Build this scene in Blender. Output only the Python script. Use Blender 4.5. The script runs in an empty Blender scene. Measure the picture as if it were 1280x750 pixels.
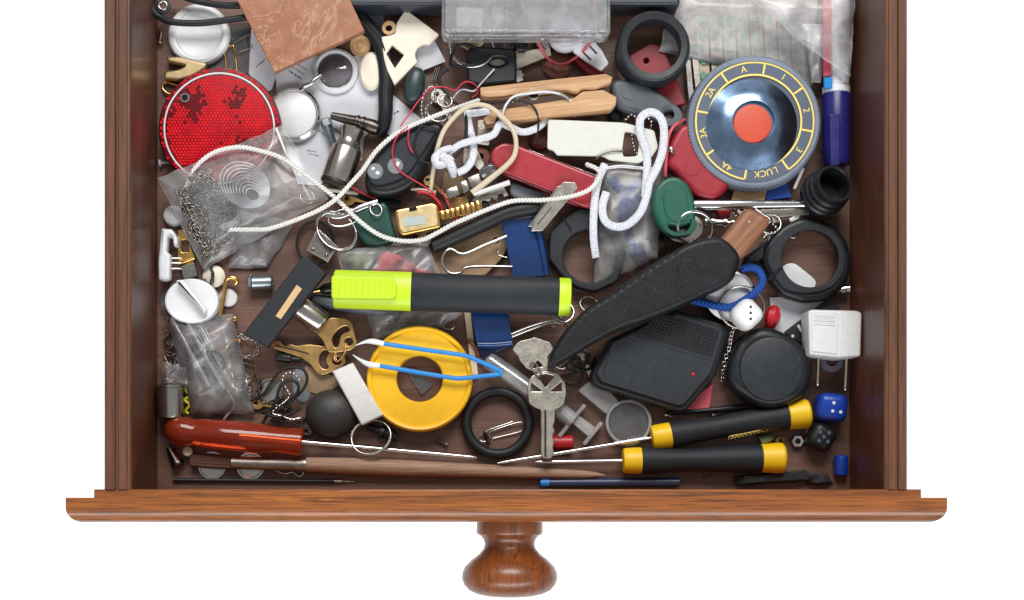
import bpy, bmesh, math, random
from mathutils import Vector, Matrix, noise as mnoise
random.seed(7)
R = math.radians
S = bpy.context.scene
COL = S.collection

# ------------------------------------------------------------------ camera, world, lamps, exposure
# world metres; drawer floor is z = 0. One photo pixel is PXM metres on the drawer floor.
PXM = 0.00045; HC = 0.774; PX, PY = 568.0, 622.0
cam = bpy.data.cameras.new('camera'); co = bpy.data.objects.new('camera', cam); COL.objects.link(co)
co.location = ((PX-640)*PXM, (375-PY)*PXM, HC); co.rotation_euler = (0, 0, 0)
cam.sensor_width = 36; cam.lens = 36*HC/(1280*PXM)
cam.shift_x = (640-PX)/1280; cam.shift_y = (PY-375)/1280
cam.clip_start = 0.01; cam.clip_end = 50
S.camera = co
W = bpy.data.worlds.new('World'); S.world = W; W.use_nodes = True
bg = W.node_tree.nodes['Background']; bg.inputs[0].default_value = (1, 1, 1, 1); bg.inputs[1].default_value = 0.34
def lamp(name, loc, tgt, w, h, power, col=(1, 1, 1)):
    l = bpy.data.lights.new(name, 'AREA'); l.shape = 'RECTANGLE'; l.size = w; l.size_y = h; l.energy = power; l.color = col
    o = bpy.data.objects.new(name, l); COL.objects.link(o); o.location = loc
    d = Vector(tgt)-Vector(loc); o.rotation_euler = d.to_track_quat('-Z', 'Y').to_euler()
lamp('window_light', (0.05, 1.15, 1.3), (0, 0, 0), 1.1, 0.7, 29, (1, 0.985, 0.96))
lamp('softbox', (0.1, -1.05, 0.9), (0, -0.15, 0), 2.0, 0.42, 18, (0.95, 0.98, 1))
for i_, (x_, y_) in enumerate(((-0.2, -0.05), (0.2, -0.05), (-0.12, 0.1), (0.12, 0.1), (-0.15, -0.085), (0.15, -0.085))):   # added lamps, unseen under the drawer, brighten the sheet to white
    lamp('added_backdrop_lamp', (x_, y_, -0.05), (x_*1.5, y_*1.5, -0.45), 0.08, 0.05, 0.3)
S.view_settings.view_transform = 'Standard'; S.view_settings.look = 'None'
S.view_settings.exposure = 0; S.view_settings.gamma = 1
S.cycles.max_bounces = 10; S.cycles.transparent_max_bounces = 24; S.cycles.transmission_bounces = 8
S.cycles.caustics_reflective = False; S.cycles.caustics_refractive = False

# ------------------------------------------------------------------ geometry helpers
def kz(z): return PXM*(1-z*0.001/HC)
def P(x, y, z):                       # photo pixel + height in mm -> world point
    k = kz(z)
    return Vector(((PX-640)*PXM+(x-PX)*k, (375-PY)*PXM-(y-PY)*k, z*0.001))
class G:
    def __init__(s, ang=31): s.v = []; s.f = []; s.ang = ang
    def add(s, v, f):
        o = len(s.v); s.v += [Vector(p) for p in v]; s.f += [[i+o for i in q] for q in f]; return s
    def __add__(s, o):
        g = G(max(s.ang, o.ang)); g.add(s.v, s.f); g.add(o.v, o.f); return g
def gsum(l):
    g = G(max(x.ang for x in l))
    for x in l: g.add(x.v, x.f)
    return g
def circ(x, y, r, n=40, ry=None, a=0):
    ry = r if ry is None else ry; c, s = math.cos(R(a)), math.sin(R(a)); o = []
    for i in range(n):
        t = 2*math.pi*i/n; u, v = r*math.cos(t), ry*math.sin(t); o.append((x+u*c-v*s, y+u*s+v*c))
    return o
def rrect(x, y, w, h, r=2, a=0, n=4):
    c, s = math.cos(R(a)), math.sin(R(a)); o = []
    r = min(r, w/2-0.01, h/2-0.01)
    for sx, sy, a0 in ((1, 1, 0), (-1, 1, 90), (-1, -1, 180), (1, -1, 270)):
        for i in range(n+1):
            t = R(a0+90*i/n); u = sx*(w/2-r)+r*math.cos(t); v = sy*(h/2-r)+r*math.sin(t)
            o.append((x+u*c-v*s, y+u*s+v*c))
    return o
def cat(p0, p1, p2, p3, t):
    return tuple(0.5*((2*b)+(-a+c)*t+(2*a-5*b+4*c-d)*t*t+(-a+3*b-3*c+d)*t**3) for a, b, c, d in zip(p0, p1, p2, p3))
def spl(pts, sub=6, closed=False):
    n = len(pts); o = []
    if n < 3 and not closed: sub_pts = pts
    rng = n if closed else n-1
    for i in range(rng):
        g = (lambda j: pts[j % n]) if closed else (lambda j: pts[max(0, min(n-1, j))])
        for j in range(sub): o.append(cat(g(i-1), g(i), g(i+1), g(i+2), j/sub))
    if not closed: o.append(tuple(pts[-1]))
    return o
def sm(pts, sub=4): return spl(pts, sub, True)
def rc(pts, r=3, n=3):                # polygon with its corners rounded by r pixels
    o = []; m = len(pts)
    for i in range(m):
        a, b, c = Vector(pts[i-1]), Vector(pts[i]), Vector(pts[(i+1) % m])
        d1 = a-b; d2 = c-b; q = min(r, d1.length*0.45, d2.length*0.45)
        p1 = b+d1.normalized()*q; p2 = b+d2.normalized()*q
        for j in range(n+1):
            t = j/n; o.append(tuple(p1*(1-t)**2+b*2*t*(1-t)+p2*t*t))
    return o
def from_curve(cu):
    ob = bpy.data.objects.new('tmp', cu); me = bpy.data.meshes.new_from_object(ob)
    g = G(); g.add([v.co.copy() for v in me.vertices], [list(p.vertices) for p in me.polygons])
    bpy.data.objects.remove(ob); bpy.data.curves.remove(cu); bpy.data.meshes.remove(me)
    return g
def plate(loops, z0, z1, bev=0.5, tilt=None, res=2):
    """extruded outline (pixels as seen at its top), heights in mm, rounded rims; tilt = (mm per px in x, in y)"""
    if isinstance(loops[0][0], (int, float)): loops = [loops]
    th = (z1-z0)*0.001; b = min(bev*0.001, th*0.49)
    cu = bpy.data.curves.new('c', 'CURVE'); cu.dimensions = '2D'; cu.fill_mode = 'BOTH'
    cu.extrude = th/2-b; cu.bevel_depth = b; cu.bevel_resolution = res; cu.offset = -b
    for lp in loops:
        sp = cu.splines.new('POLY'); sp.points.add(len(lp)-1); sp.use_cyclic_u = True
        for q, (x, y) in zip(sp.points, lp):
            w = P(x, y, z1); q.co = (w.x, w.y, 0, 1)
    g = from_curve(cu); zc = (z0+z1)*0.0005
    c = P(sum(p[0] for p in loops[0])/len(loops[0]), sum(p[1] for p in loops[0])/len(loops[0]), z1)
    for v in g.v:
        v.z += zc
        if tilt: v.z += 0.001*(tilt[0]*(v.x-c.x)-tilt[1]*(v.y-c.y))/PXM
    return g
def text(s, x, y, z, size, a=0, th=0.1, font_y=True):
    cu = bpy.data.curves.new('t', 'FONT'); cu.body = s; cu.size = size*kz(z)*1.4; cu.align_x = 'CENTER'; cu.align_y = 'CENTER'; cu.extrude = th*0.0005
    g = from_curve(cu); m = Matrix.Translation(P(x, y, z)) @ Matrix.Rotation(R(a), 4, 'Z')
    g.v = [m @ v for v in g.v]; return g
def tube(pts, r, closed=False, n=8, sub=6, rz=None, cap=True, raw=False):
    """swept tube through (px, px, mm) points; r pixels (or list); rz = height radius when flat"""
    pts = [tuple(p) for p in pts]
    rl = r if isinstance(r, (list, tuple)) else [r]*len(pts)
    q = [p+(a,) for p, a in zip(pts, rl)]
    q = q if raw else (spl(q, sub, closed) if len(q) > 2 or closed else q)
    w = [P(a, b, c) for a, b, c, _ in q]; rr = [p[3]*kz(p[2]) for p in q]; m = len(w)
    fl = 1.0 if rz is None else rz/(rl[0] if rl[0] else 1)
    g = G(70); side = None; vs = []
    for i in range(m):
        t = (w[(i+1) % m]-w[i-1]) if closed else (w[min(m-1, i+1)]-w[max(0, i-1)])
        t.normalize(); sd = t.cross(Vector((0, 0, 1)))
        if sd.length < 0.25:
            sd = (side-t*side.dot(t)) if side else Vector((1, 0, 0))-t*t.x
        sd.normalize()
        if side and sd.dot(side) < 0 and rz is None: sd = -sd
        side = sd; up = sd.cross(t)
        for j in range(n):
            a = 2*math.pi*j/n; vs.append(w[i]+sd*(rr[i]*math.cos(a))+up*(rr[i]*fl*math.sin(a)))
    fs = []
    for i in range(m if closed else m-1):
        for j in range(n):
            a, b = i*n+j, i*n+(j+1) % n; c, d = ((i+1) % m)*n+(j+1) % n, ((i+1) % m)*n+j
            fs.append((a, b, c, d))
    if not closed and cap:
        fs.append(tuple(range(n-1, -1, -1))); fs.append(tuple(range((m-1)*n, m*n)))
    return g.add(vs, fs)
def resample(pts, step):
    q = spl([tuple(p) for p in pts], 10); o = [q[0]]; acc = 0
    for a, b in zip(q, q[1:]):
        d = math.dist(a[:2], b[:2]) or 1e-6; t = step-acc
        while t <= d:
            o.append(tuple(u+(v-u)*t/d for u, v in zip(a, b))); t += step
        acc = (acc+d) % step if True else 0
    return o
def rope(pts, r, strands=3, pitch=9, n=6):
    """twisted cord: each strand winds round the path"""
    q = resample(pts, pitch/8); g = G(70)
    for s in range(strands):
        o = []
        for i, p in enumerate(q):
            a, b = q[max(0, i-1)], q[min(len(q)-1, i+1)]
            dx, dy = b[0]-a[0], b[1]-a[1]; L = math.hypot(dx, dy) or 1
            t = 2*math.pi*(i/8+s/strands); off = r*0.6*math.cos(t)
            o.append((p[0]-dy/L*off, p[1]+dx/L*off, p[2]+r*0.27*math.sin(t)))
        h = tube(o, r*(0.6 if strands < 4 else 0.45), n=n, raw=True); g.add(h.v, h.f)
    return g
def frame(a, b):
    pa, pb = P(*a), P(*b); ax = pb-pa; L = ax.length; ax.normalize()
    sd = ax.cross(Vector((0, 0, 1)))
    if sd.length < 0.05: sd = Vector((1, 0, 0))
    sd.normalize(); return pa, ax, L, sd, sd.cross(ax)
def lathe(a, b, prof, n=28, flat=1.0, close=False, rmod=None):
    """turned shape from a to b (px, px, mm); prof = (fraction of length, radius px)"""
    pa, ax, L, sd, up = frame(a, b); k = kz((a[2]+b[2])/2); g = G(); vs = []; fs = []; m = len(prof)
    for i, (t, r) in enumerate(prof):
        for j in range(n):
            w = 2*math.pi*j/n; q = r*k*(rmod(i, j, w) if rmod else 1)
            vs.append(pa+ax*(L*t)+sd*(q*math.cos(w))+up*(q*flat*math.sin(w)))
    for i in range(m if close else m-1):
        for j in range(n):
            i2 = (i+1) % m
            fs.append((i*n+j, i2*n+j, i2*n+(j+1) % n, i*n+(j+1) % n))
    if not close:
        if prof[0][1] > 0.01: fs.append(tuple(range(n)))
        if prof[-1][1] > 0.01: fs.append(tuple(range((m-1)*n, m*n))[::-1])
    return g.add(vs, fs)
def turn(x, y, prof, n=48, close=False, rmod=None, ry=1.0):
    """turned about the vertical: prof = (radius px, height mm)"""
    zt = max(p[1] for p in prof); c = P(x, y, zt); k = kz(zt); g = G(); vs = []; fs = []; m = len(prof)
    for i, (r, z) in enumerate(prof):
        for j in range(n):
            w = 2*math.pi*j/n; q = r*k*(rmod(i, j, w) if rmod else 1)
            vs.append((c.x+q*math.cos(w), c.y+q*ry*math.sin(w), z*0.001))
    for i in range(m if close else m-1):
        for j in range(n):
            i2 = (i+1) % m; fs.append((i*n+j, i*n+(j+1) % n, i2*n+(j+1) % n, i2*n+j))
    if not close:
        if prof[0][0] > 0.01: fs.append(tuple(range(n))[::-1])
        if prof[-1][0] > 0.01: fs.append(tuple(range((m-1)*n, m*n)))
    return g.add(vs, fs)
def ball(x, y, z, r, n=12, sq=1.0):
    mm = r*kz(z)*1000*sq
    return turn_c(x, y, z, [(r*math.sin(math.pi*i/8), z-mm*math.cos(math.pi*i/8)) for i in range(9)], n)
def turn_c(x, y, zc, prof, n):
    c = P(x, y, zc); k = kz(zc); g = G(70); vs = []; fs = []; m = len(prof)
    for r, z in prof:
        for j in range(n):
            w = 2*math.pi*j/n; vs.append((c.x+r*k*math.cos(w), c.y+r*k*math.sin(w), z*0.001))
    for i in range(m-1):
        for j in range(n): fs.append((i*n+j, i*n+(j+1) % n, (i+1)*n+(j+1) % n, (i+1)*n+j))
    return g.add(vs, fs)
def ring(x, y, z, rad, r, rx=None, tilt=(0, 0), n=40, a=0, m=8):
    """wire ring: radius rad (px), wire r (px); tilt = mm of rise per px"""
    c, s = math.cos(R(a)), math.sin(R(a)); p = []
    for i in range(n):
        t = 2*math.pi*i/n; u, v = rad*math.cos(t), (rx or rad)*math.sin(t)
        dx, dy = u*c-v*s, u*s+v*c; p.append((x+dx, y+dy, z+tilt[0]*dx+tilt[1]*dy))
    return tube(p, r, True, m, raw=True)
def rbox(x, y, z0, z1, w, h, a=0, bev=1.0, seg=3, tilt=None):
    """solid box with rounded edges all round (px, mm)"""
    bm = bmesh.new(); bmesh.ops.create_cube(bm, size=1); k = kz(z1)
    for v in bm.verts: v.co = Vector((v.co.x*w*k, v.co.y*h*k, v.co.z*(z1-z0)*0.001))
    bmesh.ops.bevel(bm, geom=bm.edges[:], offset=bev*0.001, segments=seg, affect='EDGES', profile=0.5)
    c = P(x, y, z1); c.z = (z0+z1)*0.0005
    m = Matrix.Translation(c) @ (Matrix.Rotation(tilt[0], 4, tilt[1]) if tilt else Matrix.Identity(4)) @ Matrix.Rotation(R(-a), 4, 'Z')
    bm.verts.index_update(); g = G(); g.add([m @ v.co for v in bm.verts], [[v.index for v in f.verts] for f in bm.faces]); bm.free(); return g
def chain(pts, r, wire, step=None, n=10, m=5, jit=0.15):
    """oval links, each turned a quarter against the next"""
    step = step or r*1.35; q = resample(pts, step); g = G(80)
    for i, p in enumerate(q):
        b = q[min(i+1, len(q)-1)]; a0 = q[max(0, i-1)]
        d = math.atan2(b[1]-a0[1], b[0]-a0[0])+random.uniform(-jit, jit); o = []
        roll = (math.pi/2 if i % 2 else 0)+random.uniform(-.4, .4)+0.5
        for j in range(n):
            t = 2*math.pi*j/n; u, v = r*math.cos(t), r*0.62*math.sin(t)
            vy, vz = v*math.cos(roll), v*math.sin(roll)*0.45
            o.append((p[0]+u*math.cos(d)-vy*math.sin(d), p[1]+u*math.sin(d)+vy*math.cos(d), p[2]+vz))
        h = tube(o, wire, True, m, raw=True); g.add(h.v, h.f)
    return g
def beads(pts, r, step=None, n=8):
    g = G(70)
    for p in resample(pts, step or r*2.6):
        h = ball(p[0], p[1], p[2], r, n); g.add(h.v, h.f)
    return g + tube(pts, r*0.3, n=5)
def sheet(c4, z, hgt=3, wr=1.5, fr=0.05, nx=40, ny=40, seed=0, layers=2, drape=None):
    """crumpled film between four pixel corners; two skins joined at the rim"""
    g = G(80)
    for L in range(layers):
        vs = []; fs = []
        for j in range(ny+1):
            for i in range(nx+1):
                u, v = i/nx, j/ny
                x = (c4[0][0]*(1-u)+c4[1][0]*u)*(1-v)+(c4[3][0]*(1-u)+c4[2][0]*u)*v
                y = (c4[0][1]*(1-u)+c4[1][1]*u)*(1-v)+(c4[3][1]*(1-u)+c4[2][1]*u)*v
                e = min(u, 1-u, v, 1-v); env = min(1, e*5)**0.7
                q = Vector((x*fr, y*fr, seed*7.3+L*3))
                cr = Vector((x*0.8+y*0.6, (y*0.8-x*0.6)*0.35, 0))*fr*0.55+Vector((seed*3.1, 0, L*3))
                w = (1-abs(mnoise.noise(cr))*2.6)*0.55+(1-abs(mnoise.noise(cr.yxz*1.3+Vector((7, 3, 0))))*3)*0.3
                w2 = mnoise.noise(q*0.3+Vector((5, 9, 0)))
                zz = z+(drape(x, y) if drape else 0)+(hgt*env if L == 0 else 0.2)+(wr*w*(0.35+env) if L == 0 else wr*0.25*w)+w2*wr*0.7*env
                edge = 1.6*mnoise.noise(Vector((x*0.06, y*0.06, seed)))
                vs.append(P(x+edge, y+edge, max(0.4+0.3*(1-L), zz)))
        for j in range(ny):
            for i in range(nx):
                a = j*(nx+1)+i; fs.append((a, a+nx+1, a+nx+2, a+1) if L == 0 else (a, a+1, a+nx+2, a+nx+1))
        g.add(vs, fs)
    return g
def arcband(x, y, z, r0, r1, a0, a1, th=0.15, n=24):
    """flat printed band of a ring, angles counter-clockwise from +x"""
    o = []
    for i in range(n+1):
        t = R(a0+(a1-a0)*i/n); o.append((x+r1*math.cos(t), y-r1*math.sin(t)))
    for i in range(n, -1, -1):
        t = R(a0+(a1-a0)*i/n); o.append((x+r0*math.cos(t), y-r0*math.sin(t)))
    return plate(o, z, z+th, 0)

# ------------------------------------------------------------------ materials
def lin(c): return tuple(((v/255)/12.92 if v <= 10 else (((v/255)+0.055)/1.055)**2.4) for v in c)+(1.0,)
MATS = {}
def nodes(name):
    m = bpy.data.materials.new(name); m.use_nodes = True; MATS[name] = m
    t = m.node_tree; return m, t, t.nodes['Principled BSDF'], t.nodes['Material Output']
def N(t, ty, **kw):
    n = t.nodes.new(ty)
    for k, v in kw.items():
        if k.startswith('i_'):
            key = k[2:]; n.inputs[int(key) if key.isdigit() else key].default_value = v
        else: setattr(n, k, v)
    return n
def ramp(t, src, stops):
    r = t.nodes.new('ShaderNodeValToRGB'); e = r.color_ramp.elements
    while len(e) < len(stops): e.new(0.5)
    for q, (p, c) in zip(e, stops): q.position = p; q.color = c
    t.links.new(src, r.inputs[0]); return r.outputs[0]
def coords(t, rot=0, scale=(1, 1, 1)):
    c = N(t, 'ShaderNodeTexCoord'); rt = N(t, 'ShaderNodeMapping'); rt.inputs['Rotation'].default_value = (0, 0, rot)
    mp = N(t, 'ShaderNodeMapping'); mp.inputs['Scale'].default_value = scale
    t.links.new(c.outputs['Object'], rt.inputs[0]); t.links.new(rt.outputs[0], mp.inputs[0]); return mp.outputs[0]
def pm(name, rgb, rough=0.45, metal=0.0, var=0.14, vs=220, bump=0.12, bs=1800, spec=0.5, coat=0.0, dust=0.0, sub=0.0, trans=0.0, rv=0.12, dist=0.0004, scr=0.0):
    m, t, b, out = nodes(name); L = t.links.new; c = lin(rgb); co_ = coords(t)
    n1 = N(t, 'ShaderNodeTexNoise', i_Scale=vs, i_Detail=6.0, i_Roughness=0.65); L(co_, n1.inputs['Vector'])
    lo = tuple(v*(1-var) for v in c[:3])+(1,); hi = tuple(min(1, v*(1+var)) for v in c[:3])+(1,)
    colr = ramp(t, n1.outputs[0], [(0.3, lo), (0.7, hi)])
    if dust:
        n3 = N(t, 'ShaderNodeTexNoise', i_Scale=3200.0, i_Detail=3.0, i_Roughness=0.8); L(co_, n3.inputs['Vector'])
        fac = ramp(t, n3.outputs[0], [(0.62, (0, 0, 0, 1)), (0.78, (dust, dust, dust, 1))])
        mx = N(t, 'ShaderNodeMix', data_type='RGBA'); L(fac, mx.inputs[0]); L(colr, mx.inputs[6]); mx.inputs[7].default_value = (0.45, 0.43, 0.4, 1); colr = mx.outputs[2]
    if scr:
        for an in (0.5, 2.2):
            sc = N(t, 'ShaderNodeTexNoise', i_Scale=1.0, i_Detail=2.0, i_Roughness=0.5, i_Distortion=0.4); L(coords(t, an, (25, 1400, 300)), sc.inputs['Vector'])
            fa = ramp(t, sc.outputs[0], [(0.66, (0, 0, 0, 1)), (0.72, (scr, scr, scr, 1))])
            mx = N(t, 'ShaderNodeMix', data_type='RGBA'); L(fa, mx.inputs[0]); L(colr, mx.inputs[6]); mx.inputs[7].default_value = (0.4, 0.39, 0.37, 1); colr = mx.outputs[2]
    L(colr, b.inputs['Base Color'])
    n2 = N(t, 'ShaderNodeTexNoise', i_Scale=bs, i_Detail=4.0); L(co_, n2.inputs['Vector'])
    rr = N(t, 'ShaderNodeMapRange'); rr.inputs[3].default_value = max(0.02, rough-rv); rr.inputs[4].default_value = min(1, rough+rv); L(n1.outputs[0], rr.inputs[0]); L(rr.outputs[0], b.inputs['Roughness'])
    bp = N(t, 'ShaderNodeBump', i_Strength=bump, i_Distance=dist); L(n2.outputs[0], bp.inputs['Height']); L(bp.outputs[0], b.inputs['Normal'])
    b.inputs['Metallic'].default_value = metal; b.inputs['Specular IOR Level'].default_value = spec; b.inputs['Coat Weight'].default_value = coat
    b.inputs['Transmission Weight'].default_value = trans
    if sub: b.inputs['Subsurface Weight'].default_value = sub; b.inputs['Subsurface Radius'].default_value = (0.002, 0.0015, 0.001); b.inputs['Subsurface Scale'].default_value = 1.0
    return m
def wood(name, dark, light, streak, ang=0, gs=1.0, rough=0.4, coat=0.2, pores=0.6, sv=1.0):
    """long fibres along local x turned by ang, with pores and darker figure"""
    m, t, b, out = nodes(name); L = t.links.new
    v1 = coords(t, ang, (6*gs, 160*gs, 60*gs)); v2 = coords(t, ang, (40*gs, 1500*gs, 600*gs)); v3 = coords(t, ang, (8*gs, 230*gs, 90*gs))
    a = N(t, 'ShaderNodeTexNoise', i_Scale=1.0, i_Detail=8.0, i_Roughness=0.7, i_Distortion=0.6); L(v1, a.inputs['Vector'])
    p = N(t, 'ShaderNodeTexNoise', i_Scale=1.0, i_Detail=5.0, i_Roughness=0.7); L(v2, p.inputs['Vector'])
    f = N(t, 'ShaderNodeTexNoise', i_Scale=1.0, i_Detail=6.0, i_Roughness=0.7, i_Distortion=1.2); L(v3, f.inputs['Vector'])
    c1 = ramp(t, a.outputs[0], [(0.3, lin(dark)), (0.68, lin(light))])
    fm = ramp(t, f.outputs[0], [(0.53, (0, 0, 0, 1)), (0.66, (sv, sv, sv, 1))])
    mx = N(t, 'ShaderNodeMix', data_type='RGBA'); L(fm, mx.inputs[0]); L(c1, mx.inputs[6]); mx.inputs[7].default_value = lin(streak)
    pmk = ramp(t, p.outputs[0], [(0.36, (pores,)*3+(1,)), (0.5, (0, 0, 0, 1))])
    mx2 = N(t, 'ShaderNodeMix', data_type='RGBA'); L(pmk, mx2.inputs[0]); L(mx.outputs[2], mx2.inputs[6]); mx2.inputs[7].default_value = tuple(v*0.45 for v in lin(dark)[:3])+(1,)
    L(mx2.outputs[2], b.inputs['Base Color'])
    bp = N(t, 'ShaderNodeBump', i_Strength=0.35, i_Distance=0.0003); L(p.outputs[0], bp.inputs['Height']); L(bp.outputs[0], b.inputs['Normal'])
    b.inputs['Roughness'].default_value = rough; b.inputs['Coat Weight'].default_value = coat; b.inputs['Coat Roughness'].default_value = 0.14
    return m
def film(name, tint=(255, 255, 255), haze=0.16, gloss=0.18, rough=0.12, streak=0.25):
    """thin clear plastic: mostly see-through, a skin of gloss, cloudy where it creases"""
    m, t, b, out = nodes(name); L = t.links.new; t.nodes.remove(b)
    tr = N(t, 'ShaderNodeBsdfTransparent'); tr.inputs[0].default_value = lin(tint)
    gl = N(t, 'ShaderNodeBsdfGlossy'); gl.inputs['Roughness'].default_value = rough
    df = N(t, 'ShaderNodeBsdfDiffuse'); df.inputs[0].default_value = (0.93, 0.93, 0.95, 1)
    cv = coords(t); n = N(t, 'ShaderNodeTexNoise', i_Scale=90.0, i_Detail=6.0, i_Roughness=0.7, i_Distortion=0.8); L(cv, n.inputs['Vector'])
    hz = N(t, 'ShaderNodeMapRange'); hz.inputs[1].default_value = 0.38; hz.inputs[2].default_value = 0.72; hz.inputs[3].default_value = haze*0.5; hz.inputs[4].default_value = haze+streak; L(n.outputs[0], hz.inputs[0])
    n2 = N(t, 'ShaderNodeTexNoise', i_Scale=420.0, i_Detail=3.0); L(cv, n2.inputs['Vector'])
    bp = N(t, 'ShaderNodeBump', i_Strength=0.12, i_Distance=0.0005); L(n2.outputs[0], bp.inputs['Height']); L(bp.outputs[0], gl.inputs['Normal'])
    fr = N(t, 'ShaderNodeFresnel', i_IOR=1.5); ad = N(t, 'ShaderNodeMath', operation='ADD', use_clamp=True); ad.inputs[1].default_value = gloss*0.4; L(fr.outputs[0], ad.inputs[0])
    m1 = N(t, 'ShaderNodeMixShader'); L(hz.outputs[0], m1.inputs[0]); L(tr.outputs[0], m1.inputs[1]); L(df.outputs[0], m1.inputs[2])
    m2 = N(t, 'ShaderNodeMixShader'); L(ad.outputs[0], m2.inputs[0]); L(m1.outputs[0], m2.inputs[1]); L(gl.outputs[0], m2.inputs[2])
    L(m2.outputs[0], out.inputs[0]); return m
def weave(name, rgb, rgb2, scale=900, bump=0.8, rough=0.8):
    m, t, b, out = nodes(name); L = t.links.new; cv = coords(t, 0.6)
    v = N(t, 'ShaderNodeTexVoronoi', i_Scale=float(scale)); L(cv, v.inputs['Vector'])
    L(ramp(t, v.outputs['Distance'], [(0.15, lin(rgb)), (0.75, lin(rgb2))]), b.inputs['Base Color'])
    bp = N(t, 'ShaderNodeBump', i_Strength=bump, i_Distance=0.0005, invert=True); L(v.outputs['Distance'], bp.inputs['Height']); L(bp.outputs[0], b.inputs['Normal'])
    b.inputs['Roughness'].default_value = rough; return m

wood('drawer_floor_wood', (96, 66, 54), (122, 88, 74), (80, 54, 44), 0, 1.0, 0.5, 0.05, 0.5, 0.6)
wood('drawer_side_wood', (78, 43, 28), (98, 57, 38), (58, 33, 22), math.pi/2, 1.0, 0.45, 0.08, 0.4, 0.7)
wood('drawer_rim_wood', (82, 48, 29), (108, 68, 43), (44, 28, 20), math.pi/2, 1.0, 0.5, 0.1, 0.7, 0.8)
wood('oak_front', (106, 54, 16), (170, 98, 36), (32, 16, 8), 0, 1.0, 0.42, 0.5, 0.75, 0.85)
wood('oak_knob', (104, 52, 18), (148, 80, 32), (44, 22, 10), math.pi/2, 1.3, 0.38, 0.3, 0.8, 0.8)
wood('clothespin_wood', (176, 132, 92), (210, 170, 128), (150, 104, 66), -0.12, 1.6, 0.6, 0, 0.4, 0.5)
wood('knife_handle_wood', (116, 74, 50), (156, 106, 76), (86, 52, 36), -0.83, 1.6, 0.5, 0, 0.6, 0.6)
wood('brush_handle_wood', (138, 104, 84), (182, 146, 120), (96, 68, 54), 0, 1.6, 0.6, 0, 0.7, 0.6)
wood('pale_stick_wood', (206, 186, 160), (226, 210, 188), (186, 160, 130), math.pi/2, 1.5, 0.7, 0, 0.3, 0.4)
pm('white_plastic', (212, 212, 212), 0.35, var=0.05, dust=0.25)
pm('bright_white_plastic', (226, 227, 230), 0.3, var=0.03, dust=0.15)
pm('cream_plastic', (222, 212, 194), 0.4, var=0.05, dust=0.25)
pm('ivory_metal', (206, 206, 198), 0.35, var=0.04, dust=0.25)
pm('button_grey', (118, 121, 124), 0.55, var=0.05)
pm('cup_brown', (172, 144, 138), 0.5, var=0.06)
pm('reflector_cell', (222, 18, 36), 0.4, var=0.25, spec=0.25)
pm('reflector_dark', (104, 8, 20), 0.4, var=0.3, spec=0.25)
pm('backdrop_white', (243, 243, 243), 0.9, var=0.01, bump=0.0)
pm('white_rubber', (214, 213, 210), 0.55, var=0.06, dust=0.3, sub=0.1)
pm('paper', (208, 208, 214), 0.85, var=0.05, bump=0.2, bs=700)
pm('tan_paper', (150, 126, 98), 0.85, var=0.15, bump=0.2, bs=700)
pm('print_ink', (52, 54, 64), 0.8)
pm('grey_card', (128, 132, 142), 0.6, var=0.07)
pm('slate_plastic', (46, 50, 60), 0.35, var=0.07, dust=0.2)
pm('black_rubber', (22, 25, 28), 0.5, var=0.25, bump=0.2, dust=0.3, spec=0.4)
pm('black_plastic', (22, 24, 27), 0.38, var=0.2, bump=0.15, dust=0.3, scr=0.035, spec=0.4)
pm('matte_black_plastic', (32, 36, 41), 0.55, var=0.18, bump=0.3, bs=2500, dust=0.25, scr=0.035, spec=0.35)
pm('grey_black_plastic', (36, 40, 45), 0.45, var=0.18, bump=0.2, dust=0.3, scr=0.04, spec=0.4)
pm('glossy_black', (20, 20, 22), 0.15, var=0.1, bump=0.02, dust=0.2)
pm('black_leather', (18, 21, 25), 0.46, var=0.4, vs=160, bump=0.45, bs=1300, dust=0.15, scr=0.04, spec=0.3)
pm('black_cloth', (40, 42, 44), 0.95, var=0.25, vs=900, bump=0.9, bs=2600)
pm('stone_black', (50, 48, 48), 0.5, var=0.25, vs=500, bump=0.3, bs=900, dust=0.5)
pm('slate_handle', (78, 82, 88), 0.45, var=0.1, bump=0.2, dust=0.3)
pm('deep_green', (22, 66, 58), 0.35, var=0.1, dust=0.2)
pm('green_plastic', (18, 84, 66), 0.4, var=0.1, dust=0.2)
pm('dark_teal', (42, 58, 60), 0.35, var=0.12, dust=0.3)
pm('olive', (120, 128, 84), 0.6)
pm('dark_red_plastic', (150, 32, 44), 0.4, var=0.1, dust=0.25)
pm('knife_red', (158, 38, 50), 0.3, var=0.06, dust=0.25, coat=0.2)
pm('red_paint', (176, 26, 36), 0.4, var=0.08)
pm('pink_red', (206, 84, 96), 0.45, var=0.06)
pm('red_wire', (196, 40, 66), 0.45)
pm('orange_button', (198, 76, 50), 0.5, var=0.06, dust=0.3)
pm('yellow_plastic', (244, 188, 24), 0.4, var=0.05, dust=0.15, sub=0.1)
pm('tool_yellow', (244, 198, 20), 0.42, var=0.05, dust=0.15)
pm('neon_yellow', (192, 224, 36), 0.4, var=0.03, sub=0.15)
pm('yellow_print', (240, 212, 110), 0.6, var=0.1, vs=900)
pm('yellow_insulation', (206, 190, 30), 0.5)
pm('navy_plastic', (34, 32, 104), 0.3, var=0.08, dust=0.15)
pm('blue_plastic', (18, 74, 168), 0.35, var=0.06, dust=0.25)
pm('pen_blue', (40, 54, 84), 0.35, var=0.12, dust=0.2)
pm('blue_lacquer', (8, 50, 104), 0.22, var=0.1, coat=0.4, dust=0.25)
pm('bright_blue', (22, 130, 206), 0.4, var=0.05)
pm('royal_blue', (20, 60, 160), 0.3, var=0.06)
pm('blue_cord', (14, 68, 150), 0.7, var=0.25, vs=1500, bump=0.7)
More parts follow.
